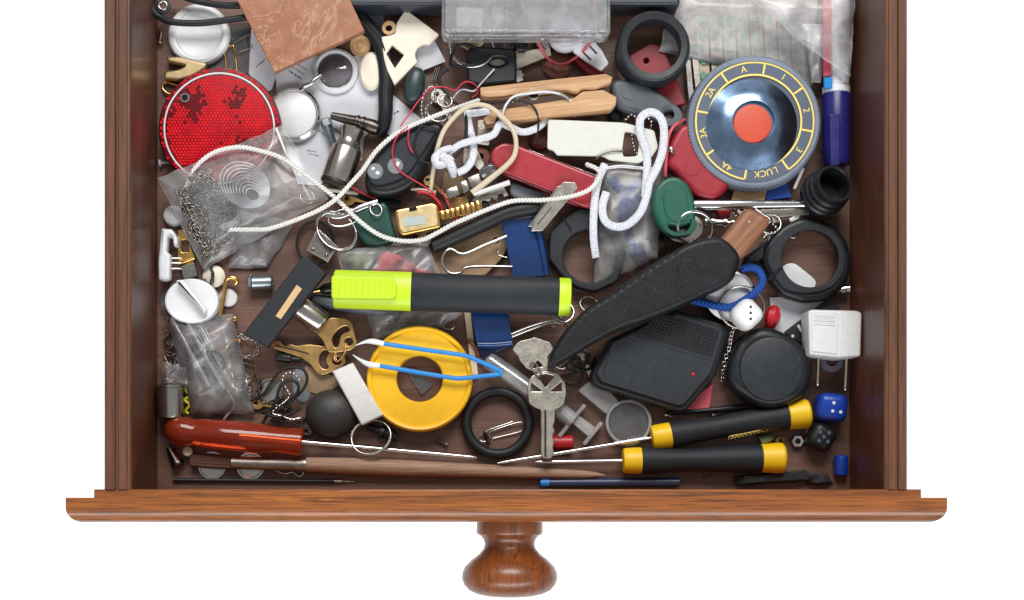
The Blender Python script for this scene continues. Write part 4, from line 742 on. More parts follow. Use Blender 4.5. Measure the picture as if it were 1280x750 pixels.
T('red_torch', 'dark red plastic torch with grip and wrist loop under the dial', 'torch', [('body', plate(sm([(835, 186), (842, 170), (852, 156), (866, 156), (882, 182), (908, 222), (912, 232), (900, 246), (888, 250), (868, 242), (846, 218), (835, 206)]), 5, 15, 3.2, res=4), 'dark_red_plastic', [('inset', plate(circ(866, 208, 10, 28, 12, 30), 14.8, 15.3, 0.2), 'dark_red_plastic')]), ('loop', tube([(858, 149, 10), (848, 153, 14), (840, 161, 16), (835, 173, 16.5), (833, 192, 16.5), (832, 210, 16), (832, 221, 15)], 2.1, n=8), 'pink_red')])
T('clamp_ring', 'black octagonal clamp ring lying under the blue cord bag', 'clamp', [('ring', plate([rc([(705, 274), (723, 260), (748, 262), (775, 285), (784, 320), (772, 352), (744, 365), (721, 359), (704, 347), (686, 323), (688, 289)], 5), circ(737, 320, 33, 48)[::-1]], 3, 11, 1.0), 'matte_black_plastic'), ('slit', plate([(703, 273), (705.5, 272), (715, 287), (713, 289.5)], 10.6, 11.25, 0.05), 'glossy_black')])
T('blue_cord_bundle', 'bundle of bright blue cord inside the small clear bag', 'cord', [('cord', rope([(764, 224, 8), (772, 234, 9), (782, 242, 9), (780, 258, 9), (779, 272, 9), (784, 292, 8), (794, 310, 7), (803, 330, 5)], 6.5, 3, 20) + rope([(797, 228, 8), (790, 240, 9), (794, 256, 9), (788, 274, 9), (786, 290, 8)], 6, 3, 20), 'blue_cord')])
T('plastic_bag', 'small clear zip bag with bright blue cord', 'bag', [('bag', sheet([(751, 203), (830, 206), (822, 322), (742, 360)], 9.5, 3.5, 1.5, 0.05, 36, 50, seed=14), 'bag_film'), ('zip_strip', tube([(753, 211, 17), (775, 208, 17), (800, 210, 17), (826, 212, 17)], 2.0, n=6, rz=0.5), 'milky_film')])
T('ribbed_spring', 'small white tipped ribbed coil beside the sheath edge', 'spring', [('tip', lathe((806, 301, 6), (814, 321, 6), [(0, 5), (1, 5)], 20), 'white_plastic'), ('coil', gsum([lathe((815+i*3, 313-i*1.2, 6), (817+i*3, 312.2-i*1.2, 6), [(0, 9), (0.5, 10.5), (1, 9)], 20) for i in range(9)]), 'worn_steel')])
# binder clips
def binder(lb, face, spine, lower, handles, hr=1.7):
    T('binder_clip', lb, 'binder clip', [('body', plate(rc(face, 2), 10, 11.2, 0.3, lower[1]) + plate(rc(lower[0], 2), 3, 4, 0.3), 'blue_lacquer'), ('spine', tube(spine, 5, n=12, rz=8, sub=4), 'blue_lacquer')]+[('handle', tube(h, hr, n=8, sub=8), 'chrome') for h in handles])
binder('large blue binder clip with open wire handle above the highlighter', [(627, 277), (664, 271), (682, 345), (641, 347)], [(668, 271, 9), (676, 305, 9), (683, 345, 9)], ([(630, 282), (666, 274), (684, 347), (644, 350)], (0.0, 0.0)),
    [[(633, 295, 11.5), (606, 306, 12.5), (584, 316, 13), (574, 316.5, 13), (563, 311, 13), (555, 317, 13), (553, 329, 13), (562, 341, 13), (575, 341, 13), (583, 334.5, 13), (605, 333, 13), (640, 333.5, 12)]])
binder('blue binder clip half hidden under the highlighter with raised wire handle', [(588, 385), (634, 385), (641, 428), (596, 430)], [(597, 431, 9), (618, 431, 9), (640, 429, 9)], ([(590, 392), (636, 392), (641, 430), (602, 450)], (0, 0)),
    [[(639, 417, 10), (664, 407, 12), (686, 401, 13), (696, 400.5, 13), (706, 403, 12), (715, 397, 11), (717, 388, 10), (711, 378, 9)], [(640, 421, 9), (665, 411, 10), (688, 404, 11), (704, 405.5, 11)]])
T('tan_tag', 'tan leather tag with round hole under the binder clip handle', 'tag', [('tag', plate([rc([(540, 315), (560, 304), (632, 279), (640, 300), (626, 325), (606, 345), (560, 350), (542, 340)], 4), circ(620, 300, 4, 20)[::-1]], 2.2, 5, 0.7), 'tan_leather')])
T('black_tube', 'curved black rubber tube lying above the blue binder clip', 'tube', [('tube', tube([(542, 309, 11), (570, 296, 12), (600, 282, 13), (630, 268, 13), (655, 262, 13), (674, 260, 12)], [8, 9, 9.6, 9.6, 9.4, 8.6], n=16, sub=8), 'black_rubber')])
wc = rc([(493, 262), (541, 252.5), (548, 257), (551.5, 284), (503, 294.5), (497, 288)], 4)
lk = []
for i in range(8):
    x, y_ = 553+i*6.4, 269-i*1.5+(0.25*(i-4)**2 if i > 4 else 0)*-0.3
    lk.append(('link', rbox(x, y_, 10.5, 15, 5.6, 15 if i > 3 else 12, -13, 0.7, 2), 'gold'))
lk.append(('strap_band', plate(rc([(550, 264), (602, 252), (604, 264), (552, 276)], 2), 9.2, 11.2, 0.5), 'gold'))
T('wrist_watch', 'gold digital wrist watch with rectangular face and link strap', 'watch', [('case', plate(wc, 8, 16, 1.2, res=3), 'gold', [('face', plate(rc([(497, 264), (540, 255.5), (545, 258.5), (547.5, 281), (504, 290), (500, 286)], 3), 15.9, 16.35, 0.1), 'pale_gold'), ('display', plate(rc([(503, 272), (531.5, 268.5), (532.5, 280), (505, 283)], 1), 16.3, 16.6, 0), 'lcd'), ('solar_window', plate([(511, 260), (520.5, 258), (521.5, 262.5), (512, 264.5)], 16.3, 16.6, 0), 'glossy_black')])]+lk)
T('nickel_key', 'second nickel key lying just under the key on the pocket knife tip', 'key', [('blade', plate(rc([(696, 234), (708, 229), (712, 238), (672, 284), (660, 282)], 1), 14.5, 16.4, 0.3, (0.02, -0.05)), 'steel', [('groove', tube([(702, 236, 18.0), (684, 258, 16.6), (668, 278, 15.2)], 0.9, n=6, rz=0.3), 'dark_steel')])])
T('watch_strap_end', 'steel buckle links scattered above the gold watch strap', 'buckle', [('link', rbox(566, 240, 10, 14, 15, 12, -22, 0.6, 2), 'steel'), ('link', rbox(581, 233, 10, 14, 9, 14, -22, 0.6, 2), 'steel'), ('clasp', rbox(594, 226, 10, 13, 16, 15, -22, 0.6, 2), 'worn_steel')])
T('crystal_bead', 'faceted clear crystal piece beside the red pocket knife', 'crystal', [('crystal', lathe((600, 222, 12), (624, 208, 13), [(0, 2), (0.1, 8), (0.4, 11), (0.6, 11), (0.9, 7), (1, 2)], 8), 'clear_plastic')])
T('paper_tube', 'short white paper stick on the tangle beside pocket knife', 'stick', [('stick', lathe((592, 243, 16), (637, 228, 16), [(0, 2.8), (1, 3.4)], 12), 'white_plastic')])
T('jagged_key', 'steel key with jagged blade beneath the white paper stick', 'key', [('key', plate([(590, 250), (600, 243), (630, 234), (636, 244), (630, 246), (628, 241), (622, 243), (622, 248), (614, 246), (612, 252), (604, 250), (600, 256)], 9, 11, 0.3), 'nickel_key')])
T('grey_stone', 'pale grey rubber piece under the pocket knife edge', 'piece', [('piece', plate(sm([(640, 228), (660, 234), (680, 242), (676, 250), (650, 250), (638, 242)]), 2, 8, 1.6), 'grey_card')])
T('key_pair', 'pair of small nickel keys under the shoelace loop', 'key', [('key', plate(rc([(597, 150), (614, 149), (612, 182), (596, 180)], 2), 4, 6, 0.3), 'nickel_key'), ('key', plate(rc([(580, 185), (596, 186), (606, 206), (600, 214), (590, 204), (578, 204)], 2), 6, 8, 0.3), 'nickel_key')])
T('brown_bead', 'brown wooden bead beside the off white plate', 'bead', [('bead', turn(675, 172, [(0, 6), (8, 5.5), (13, 3.5), (14, 1.5), (12, 0.4), (0, 0.3)], 28), 'copper')])
T('nickel_key', 'nickel key with grooved blade crossing the red pocket knife tip', 'key', [('blade', plate(rc([(704, 228), (719, 229), (722, 236), (678, 288), (664, 288), (668, 274)], 1), 17, 18.6, 0.3, (0.02, -0.05)), 'nickel_key', [('groove', tube([(711, 231, 19.7), (690, 258, 18.4), (672, 281, 17)], 1.0, n=6, rz=0.3), 'dark_steel'), ('groove', tube([(716, 233, 19.7), (696, 258, 18.4), (678, 281, 17)], 0.8, n=6, rz=0.3), 'chrome')])])
# left middle
T('dark_key_cover', 'deep green glossy key cover beside the gold watch', 'key cover', [('cover', plate(rc([(438, 268), (452, 258), (480, 251), (485, 256), (496, 297), (488, 303), (470, 308), (455, 305), (444, 288)], 6, 5), 4, 12, 2.4, res=4), 'deep_green')])
T('key_ring', 'tangle of silver split rings under the white strings', 'key ring', [('ring', ring(420, 288, 9, 27, 1.5, 21, (0.04, 0.05), a=40), 'steel'), ('ring', ring(421, 289, 10.6, 27, 1.4, 21, (0.04, 0.05), a=40), 'chrome'), ('ring', ring(430, 272, 11, 20, 1.5, 10, (0.02, 0.1), a=-14), 'chrome')])
T('flat_ring', 'flat silver washer strip between green cover and strings', 'strip', [('strip', tube([(408, 268, 12), (424, 270, 13), (440, 264, 13), (456, 257, 13), (472, 252, 12)], 3, n=8, rz=0.8), 'chrome')])
T('black_o_ring', 'thin black rubber ring around the square pewter charm', 'ring', [('ring', ring(394, 304, 4, 23, 1.6, 27), 'black_rubber')])
T('square_charm', 'square pewter charm with four studs and rough middle', 'charm', [('frame', plate([(397, 285), (423, 308), (410, 328.5), (382, 313)], 6, 8.5, 0.4), 'steel', [('inset', plate([(398.5, 288), (418.5, 307.5), (409, 323.5), (386, 311)], 8.4, 8.8, 0), 'pewter')])]+[('stud', ball(x, y_, 9, 2.1), 'chrome') for x, y_ in ((403, 292), (414, 308), (391.5, 311), (408, 318))])
T('red_pouch', 'pink red wedge wrapped in clear film above the highlighter', 'wedge', [('wedge', plate(rc([(462, 345), (476, 316), (484, 312.5), (492, 314), (545, 345)], 4), 2, 9, 2), 'pink_red')])
T('moss_bits', 'speckled green brown lump wrapped in clear film', 'lump', [('lump', turn(447, 328, [(0, 9), (10, 8), (18, 5), (20, 1), (0, 0.5)], 24, rmod=lambda i, j, w: 1+0.15*math.sin(3*w)), 'olive')])
T('plastic_bag', 'crumpled clear film above the highlighter around pink red wedge', 'bag', [('bag', sheet([(421, 313), (532, 300), (552, 346), (428, 344)], 8, 4, 2.5, 0.07, 40, 24, seed=17), 'bag_film')])
# highlighter
hl_a, hl_b = (414, 361, 22), (713, 371.5, 22)
def seg(x0, x1): 
    f = lambda x: (x, 361+(x-414)*10.5/299, 22)
    return f(x0), f(x1)
a_, b_ = seg(417, 514); a2, b2 = seg(514, 699); a3, b3 = seg(698.5, 713)
T('highlighter', 'neon yellow and black highlighter lying across the middle of the heap', 'highlighter', [
    ('cap', lathe(a_, b_, [(0, 21), (0.015, 23.4), (0.04, 24), (1, 24.4), (1, 20)], 48, 0.62), 'neon_yellow', [('pocket_clip', plate(rc([(414, 344), (490, 346), (496, 352), (496, 369), (490, 374), (414, 373)], 4), 26.5, 30.5, 1.0), 'neon_yellow')]+[('rib', plate(rrect(424+i*7.4, 359.5+i*0.26, 1.0, 25, 0.3, 2), 30.3, 30.8, 0.1), 'neon_yellow') for i in range(10)]),
    ('barrel', lathe(a2, b2, [(0, 23.5), (0.003, 23.9), (0.99, 23.7), (1, 22)], 48, 0.62), 'matte_black_plastic'), ('end_plug', lathe(a3, b3, [(0, 23.6), (0.05, 24), (0.9, 23.6), (1, 22.4)], 48, 0.62), 'neon_yellow')])
T('plastic_bag', 'thin clear wrapper lying under the highlighter near yellow reel', 'bag', [('bag', sheet([(456, 384), (586, 388), (545, 412), (468, 426)], 2, 4, 3.0, 0.08, 36, 22, seed=19), 'bag_film')])
T('wood_stick', 'pale flat wooden stick beside the yellow tape reel', 'stick', [('stick', plate([(580, 388), (588, 388), (598, 470), (590, 472)], 1, 3, 0.3), 'pale_stick_wood')])
T('brown_hinge_bit', 'small brown bent strip across the pale wooden stick', 'strip', [('strip', tube([(585, 426, 4), (591, 430, 5), (597, 440, 5), (599, 447, 4), (612, 460, 3)], 2.6, n=8, rz=1), 'copper')])
# tape reel, tweezers, ring, clip
T('tape_reel', 'yellow plastic tape reel with round centre hole', 'tape reel', [('reel', turn(524.5, 473, [(29, 4), (29, 11), (30.5, 11.6), (59.5, 11.4), (61, 12.6), (64, 13), (66, 12), (66.4, 10), (66.4, 3), (64, 1.5), (31, 1.5)], 84, True), 'yellow_plastic')])
T('clear_tab', 'small clear plastic tab inside the tape reel hole', 'tab', [('tab', plate([(506, 462), (520, 460), (541, 482), (527, 494)], 0.6, 1.4, 0.2), 'clear_plastic')])
def flatbar(pts, w, h): return tube(pts, w, n=10, rz=h, sub=6)
T('tweezers', 'blue metal tweezers with white tips lying over the tape reel', 'tweezers', [('arm', flatbar([(479, 429.5, 16), (530, 437, 16), (576, 443.5, 16), (586, 446, 16), (606, 454.5, 16), (627, 464.5, 16)], 2.9, 2.4), 'bright_blue'), ('arm', flatbar([(474, 457, 16), (520, 465, 16), (560, 471.5, 16), (574, 473, 16), (600, 470.5, 16), (627, 467.5, 16)], 2.9, 2.4), 'bright_blue'),
    ('tip', tube([(444, 432, 15), (456, 427.5, 15.6), (466, 426.8, 16), (480, 429.7, 16)], [0.4, 2.0, 3.6, 3.2], n=10), 'bright_white_plastic'), ('tip', tube([(441, 443.5, 15), (452, 451, 15.6), (462, 455.5, 16), (475, 457, 16)], [0.4, 2.2, 3.8, 3.2], n=10), 'bright_white_plastic'), ('joint', rbox(626, 466, 14.9, 17.2, 4.5, 8, 0, 0.4, 2), 'bright_blue')])
T('rubber_o_ring', 'round black rubber ring with paper clip inside', 'ring', [('ring', ring(622, 528.5, 4.5, 39, 6.2, n=64, m=16), 'black_rubber')])
T('paper_clip', 'bent steel paper clip lying inside the black rubber ring', 'paper clip', [('clip', tube([(641, 527, 2.5), (612, 537, 2.2), (600, 544, 1.8), (598, 549, 1.6), (604, 552, 1.5), (612, 550, 1.4), (612, 541, 2.0), (622, 536, 2.4), (648, 528, 2.4), (656, 530, 2.2), (657, 535, 1.9), (648, 540, 1.6), (616, 548, 1.2)], 0.8, n=6), 'chrome')])
screw(611, 552, 604, 538, 2.6, 2.2, 4.0, 'machine_screw', 'dark steel screw beside the paper clip', 'dark_steel')
# syringe + magnifier + silver keys
T('syringe', 'clear plastic syringe with plunger lying beneath silver keys', 'syringe', [('barrel', lathe((607, 448, 6), (716, 526, 6), [(0, 3), (0.02, 10), (0.05, 11.5), (1, 11.5)], 24), 'lid_plastic'), ('flange', plate(rrect(715, 526, 5, 52, 2, 39), 3, 9, 0.5), 'milky_film'), ('plunger', plate([(700, 516), (708, 508), (744, 534), (736, 546)], 5, 7, 0.3), 'milky_film', [('thumb_rest', plate(rrect(741, 542, 5, 36, 2, 39), 2.5, 9.5, 0.5), 'milky_film')])])
T('magnifier', 'clear plastic hand lens with flat handle', 'magnifier', [('frame', plate([circ(786, 528, 29, 48), circ(786, 528, 25, 48)[::-1]], 3, 6, 0.8), 'milky_film', [('lens', turn(786, 528, [(0, 5), (12, 4.7), (25, 3.6), (25, 3), (0, 2.6)], 40), 'clear_plastic')]), ('handle', plate(rc([(722, 488), (744, 470), (776, 504), (758, 518)], 3), 3, 5.5, 0.5), 'lid_plastic')])
T('tube_stopper', 'small red plastic tube cap beside the syringe flange', 'cap', [('cap', lathe((690, 553, 4.5), (716, 553, 4.5), [(0, 8), (0.03, 9.2), (0.95, 9.2), (1, 8.4)], 24), 'red_paint')])
ko = rc([(659, 483), (664, 470), (681, 463.5), (697, 466), (707, 479), (708, 492), (705, 505), (697, 511), (694, 512), (693.5, 528), (691, 532), (694, 538), (690.5, 545), (693, 552), (691, 560), (693, 566), (689, 574), (678, 573), (676, 566), (676, 512), (669, 510), (661, 504)], 2.5)
hs = [rc([(672, 470), (682, 467.5), (693, 470), (682, 484)], 1)[::-1], rc([(664, 478), (678, 489), (664, 489)], 1)[::-1], rc([(702, 477), (702, 489), (688, 489)], 1)[::-1]]
T('house_key', 'silver house key with cut out bow pointing to drawer front', 'key', [('key', plate([ko]+hs, 13, 15, 0.5), 'nickel_key', [('groove', plate([(680.5, 512), (683, 512), (683, 572), (680.5, 570)], 14.9, 15.2, 0), 'dark_steel')])])
T('house_key', 'silver house key lying half under the leather sheath tip', 'key', [('key', plate([rc([(640, 437), (645, 430), (650, 426), (660, 424), (668, 421), (688, 428), (692, 436), (684, 446), (690, 458), (684, 464), (672, 467), (658, 460), (649, 450), (648, 445)], 2), rc([(672, 450), (679, 458), (666, 460)], 1)[::-1]], 10, 12, 0.4), 'nickel_key'), ('ring', ring(670, 462, 15, 10, 1.1, 4, (0.1, 0.12), a=60), 'dark_steel')])
T('black_wire', 'black thin wire curls between leather sheath tip and black device', 'wire', [('wire', tube([(700, 462, 5), (712, 452, 6), (722, 446, 6), (726, 456, 6), (716, 464, 6), (708, 458, 7), (718, 450, 7), (732, 452, 6), (738, 442, 5)], 1.3, n=6) + tube([(704, 478, 4), (716, 482, 4), (726, 476, 4), (728, 464, 4), (722, 458, 4)], 1.2, n=6), 'black_rubber')])

# ------------------------------------------------------------------ right side
T('green_key_cover', 'green plastic key cover with slot on a split ring', 'key cover', [('cover', plate([sm([(816, 252), (820, 234), (833, 222), (848, 221), (861, 231), (868, 248), (870, 265), (868, 283), (859, 294), (844, 295), (830, 288), (818, 268)]), sm([(837, 281), (850, 283), (866, 279), (862, 287), (848, 290), (840, 288)])[::-1]], 14, 22, 2.2, res=4), 'green_plastic', [('recess', plate(sm([(829, 252), (833, 236), (845, 230), (856, 238), (860, 254), (860, 272), (846, 277), (834, 270)]), 21.6, 22.5, 0.4), 'green_plastic')])])
T('key_ring', 'large silver split ring threaded through the green key cover', 'key ring', [('ring', ring(869, 285, 18, 22, 2.4, 20, (-0.1, -0.14), a=20, m=10), 'chrome'), ('disc', turn(855, 284, [(0, 11), (20, 11), (24, 10.6), (24, 9.6), (0, 9.4)], 40, ry=0.8), 'steel')])
T('swivel_snap', 'silver swivel snap joint beside the wooden knife handle', 'snap', [('barrel', lathe((880, 277, 10), (918, 279, 10), [(0, 4), (0.02, 6), (0.1, 6), (0.12, 4), (0.18, 4), (0.2, 6.5), (0.32, 6.5), (0.34, 5), (0.6, 5), (0.62, 7), (0.72, 7), (0.75, 3), (0.85, 3), (0.88, 5.5), (0.96, 5.5), (1, 2)], 24), 'chrome')])
T('silver_bar', 'long polished steel key shank under the dial', 'bar', [('bar', lathe((866, 256, 15), (1012, 255, 13), [(0, 5.5), (0.02, 6), (0.5, 6), (0.55, 5), (1, 4.5)], 16, 0.6), 'chrome')])
T('latch_key', 'silver key with square teeth under the polished shank', 'key', [('key', plate(rc([(950, 262), (1010, 260), (1012, 268), (1000, 270), (998, 276), (992, 276), (990, 270), (976, 271), (974, 278), (966, 278), (964, 270), (952, 270)], .6), 6, 8, 0.3), 'nickel_key')])
T('red_bit', 'small bright red plastic bit beside the swivel snap', 'bit', [('bit', plate(rc([(895, 262), (914, 261), (912, 272), (900, 274)], 2), 3, 8, 0.8), 'red_paint')])
T('tan_wedge', 'tan wooden wedge showing beneath the dial rim', 'wedge', [('wedge', plate([(918, 236), (960, 232), (956, 250), (914, 252)], 3, 8, 0.4), 'tan_strip')])
T('blue_card', 'blue glossy card corner showing beneath the dial rim', 'card', [('card', plate([(957, 232), (984, 228), (990, 246), (958, 250)], 3, 5, 0.3), 'blue_plastic')])
T('white_stick', 'thin white plastic stick leaning beside the black threaded cap', 'stick', [('stick', lathe((993, 236, 8), (1004, 210, 12), [(0, 2), (1, 2.4)], 10), 'white_plastic')])
T('bead_chain', 'thin silver bead chain curling round the wooden knife handle', 'ball chain', [('chain', beads([(914, 264, 12), (920, 270, 13), (922, 280, 14), (918, 288, 14), (910, 290, 12)], 1.5, 4.2) + beads([(963, 277, 18), (972, 288, 16), (960, 292, 16), (955, 296, 15)], 1.6, 4.6), 'chrome')])
T('curtain_ring', 'thin brass colored ring behind the wooden knife handle', 'ring', [('ring', ring(962, 280, 10, 14, 1.2, 12, (0.05, 0.1)), 'steel')])
# knife in sheath
sh = sm([(925, 318), (923, 334), (913, 353), (879, 370), (844, 386), (806, 401), (776, 411), (742, 429), (716, 445), (690, 460), (686, 458), (688, 443), (698, 425), (712, 406), (733, 385), (766, 364), (806, 336), (844, 312), (870, 300), (896, 295), (912, 302)], 4)
T('sheathed_knife', 'small knife with wooden handle in stitched black leather sheath', 'knife', [
    ('handle', plate(sm([(897, 306), (910, 288), (930, 263), (938, 259.5), (950, 264), (963, 273), (961, 282), (944, 304), (928, 322), (910, 326)]), 21, 31, 3.6, res=5), 'knife_handle_wood', [('rivet', ball(936.6, 277.6, 30.6, 2.6, 16, 0.4), 'pale_gold'), ('butt_plate', tube([(944, 261.5, 29), (953, 267, 29.5), (962, 273, 29), (961, 279, 28)], 1.4, n=8), 'chrome')]),
    ('sheath', plate(sh, 19, 33, 3.4, res=5), 'black_leather', [('embossed_ring', ring(859.6, 338, 32.6, 13, 1.5, n=36), 'black_leather')]+[('stitch', tube([(p[0]-3, p[1]+2.2, 32.7), (p[0], p[1], 33.2), (p[0]+3, p[1]-2.2, 32.7)], 0.9, n=6), 'sheath_stitch') for p in resample([(700, 432, 0), (716, 409, 0), (737, 388, 0), (769, 368, 0), (808, 341, 0), (845, 317, 0)], 11)])])
# clamp ring right
co_ = rc([(952, 325), (956, 308), (966, 294), (982, 279), (1003, 271), (1026, 273), (1047, 284), (1060, 301), (1066, 322), (1063, 345), (1050, 364), (1032, 375), (1006, 378), (979, 370), (962, 350)], 6)
ci = rc([(958, 324), (962, 310), (970, 298), (985, 284.5), (1004, 277), (1024, 279), (1042, 289), (1053, 304), (1057.5, 322), (1054, 342), (1044, 356), (1029, 364), (1006, 367), (981, 362), (968, 346)], 6)
T('clamp_ring', 'black hinged clamp ring with bolt lying beside the drawer side', 'clamp', [('ring', plate([co_, circ(1012, 323, 37, 56)[::-1]], 3, 12, 3.0, res=4), 'black_plastic', [('face', plate([ci, circ(1013, 323, 35.8, 56)[::-1]], 11.5, 13.5, 0.6), 'matte_black_plastic'), ('split', plate([(976, 333), (979, 335), (962, 351), (959, 348)], 13.2, 13.8, 0), 'glossy_black')]), ('bolt', lathe((1042, 364, 6), (1062, 361, 6), [(0, 3.4), (0.4, 3.4), (0.42, 6), (0.75, 6.6), (0.78, 5), (0.95, 6), (1, 4)], 14), 'chrome')])
T('white_tag', 'white plastic tag with slot lying under the hinged clamp ring', 'tag', [('tag', plate(sm([(976, 342), (980, 332), (992, 329), (1004, 337), (1020, 352), (1012, 364), (990, 362)]), 1, 2.6, 0.4), 'bright_white_plastic')])
# dice, bells, plug
T('dice', 'white rounded die with three pips beside the black tape measure', 'die', [('body', rbox(936, 391.5, 16, 31, 35, 35, 47, 5.2, 6), 'bright_white_plastic')]+[('pip', turn(938.5, q, [(0, 31.2), (1.5, 31.2), (1.7, 30.8), (0, 30.8)], 12), 'glossy_black') for q in (383.5, 391, 398.5)])
T('chrome_bell', 'chrome bell, white reflection painted on top, tied with blue cord beneath white die', 'bell', [('dome', turn(913, 369, [(0, 16.6), (12, 16.4), (24, 15.4), (30, 13.4), (31, 11), (0, 11)], 48), 'bright_white_plastic'), ('rim', turn(913, 369, [(30, 13.6), (32, 13.2), (34.5, 10), (35, 5), (33, 3), (0, 3)], 48), 'chrome')])  # white dome paints the bright reflection of the chrome top
T('drawstring', 'braided blue cord wrapped over the chrome bell', 'cord', [('cord', rope([(866, 375, 12), (882, 379, 16), (898, 383, 18.5), (914, 384, 19.5), (928, 377, 20), (944, 366, 18), (953, 352, 15), (949, 339, 14), (938, 334, 14), (926, 336, 14)], 4.6, 3, 14, 8), 'blue_cord')])
T('split_ring', 'silver split ring around the white die', 'ring', [('ring', ring(927, 384, 16, 28, 1.5, 26, (-0.03, -0.05)) + ring(927.5, 384.6, 17.4, 28, 1.4, 26, (-0.03, -0.05)), 'steel')])
T('dangling_chain', 'short silver chain hanging from the white die ring', 'chain', [('chain', chain([(918, 408, 14), (914, 420, 13), (912, 434, 12), (907, 448, 10), (904, 464, 7), (903, 478, 4)], 3.6, 0.9), 'chrome')])
T('red_gem', 'faceted red bead between white die and tape measure', 'bead', [('gem', lathe((969, 382, 8), (962, 411, 8), [(0, 3), (0.08, 6), (0.35, 10), (0.6, 10), (0.92, 6), (1, 3)], 8), 'red_paint')])
T('white_card', 'white paper card under the hinged clamp ring and red bead', 'card', [('card', plate([(962, 372), (1032, 368), (1026, 390), (986, 418), (966, 414)], 0.6, 1.2, 0.1), 'paper')])
T('black_card', 'black plastic card with white marks beneath the white plug', 'card', [('card', plate(rc([(1038, 371), (1050, 386), (1012, 436), (980, 415)], 1.5), 2, 3.4, 0.3), 'grey_black_plastic', [('printed_mark', plate([(996, 407), (999, 405.5), (1003.5, 414), (1001, 415.5)], 3.4, 3.5, 0), 'bright_white_plastic'), ('printed_mark', plate(circ(991, 420, 2, 12), 3.4, 3.5, 0), 'bright_white_plastic')])])
T('tape_measure', 'round black tape measure with rim and small tab', 'tape measure', [('case', plate(sm([(910, 470), (915, 442), (930, 418), (956, 408), (984, 416), (1006, 433), (1018, 458), (1012, 486), (990, 504), (958, 509), (930, 496), (914, 482)]), 2, 19, 5, res=5), 'black_plastic', [('disc', turn(964.7, 461, [(0, 20.2), (36, 20.2), (39, 19.8), (40.5, 18.5), (0, 18.5)], 56), 'grey_black_plastic'), ('tab', ring(917, 471, 17, 4, 1.2, n=20), 'black_rubber')])])
pf = [(1010.5, 388), (1016, 386.5), (1072, 388), (1078, 391), (1076.5, 445), (1051, 447.5), (1012, 443)]
T('plug_adapter', 'white two pin plug adapter lying beside the drawer side', 'plug', [('body', plate(rc(pf, 2.5), 9, 26, 1.6, res=4), 'white_plastic', [('face', plate(rc([(1015, 390.5), (1048, 392), (1047, 442.5), (1015, 439)], 1.5), 25.8, 26.5, 0.35), 'white_plastic')]+[('rib', plate(rc([(1018, q), (1044, q+1.4), (1044, q+3), (1018, q+1.6)], 0.4), 26.4, 27.0, 0.2), 'white_plastic') for q in (394, 399, 404)]), ('side_facet', plate(rc([(1052, 390.5), (1076, 391.5), (1074.5, 444), (1051, 446)], 1), 25.5, 26.3, 0.3, (-0.03, 0)), 'white_plastic'),
    ('pin', lathe((1023.5, 440, 15), (1022, 482, 15), [(0, 2.6), (0.95, 2.6), (1, 1.6)], 14), 'prong_metal'), ('pin', lathe((1059, 444, 15), (1056.5, 488, 15), [(0, 2.6), (0.95, 2.6), (1, 1.6)], 14), 'prong_metal')])
T('flat_washer', 'grey flat washer on the wood below the white plug', 'washer', [('washer', turn(1040, 451, [(7, 0.3), (7, 1.6), (14, 1.6), (14.6, 0.3)], 36, True), 'grey_card')])
T('dice', 'blue die with white pips beside the drawer side', 'die', [('body', rbox(1042.5, 509, 0.5, 17, 38, 36, 5, 4.6, 6), 'royal_blue')]+[('pip', turn(x, y_, [(0, 17.2), (2, 17.2), (2.2, 16.8), (0, 16.8)], 14), 'bright_white_plastic') for x, y_ in ((1042.5, 503.5), (1041, 513.7), (1051, 515))])
T('dice', 'black die with five dark pips next to hex nut', 'die', [('body', rbox(1029.5, 546, 0.5, 15, 32, 32, 28, 4.2, 6), 'black_plastic')]+[('pip', turn(x, y_, [(0, 15.2), (2.2, 15.2), (2.4, 14.8), (0, 14.8)], 14), 'dial_face') for x, y_ in ((1030, 546), (1025.5, 540), (1036.5, 541), (1024, 551), (1035, 552))])
T('blue_bead', 'small glossy blue cylinder bead in the drawer corner', 'bead', [('bead', lathe((1051.5, 569, 4), (1051.5, 595, 4), [(0, 6.5), (0.06, 8.4), (0.12, 8.8), (0.88, 8.8), (0.95, 8.2), (1, 6.5)], 28), 'royal_blue')])
T('hex_nut', 'small steel hex nut beside the black die', 'nut', [('nut', turn(997.5, 551.5, [(4, 0.4), (4, 3.6), (7.4, 3.8), (8.6, 3.2), (8.6, 0.8), (7.4, 0.2)], 6, True), 'chrome')])
T('green_cap_bit', 'small olive green plastic cap between the two screwdrivers', 'cap', [('cap', lathe((950, 552, 3.5), (966, 546, 3.5), [(0, 7), (0.6, 6.4), (1, 3)], 20), 'olive'), ('spring', gsum([ring(974+i*1.6, 551, 3, 4, 0.7, n=16, m=5) for i in range(3)]), 'brass')])
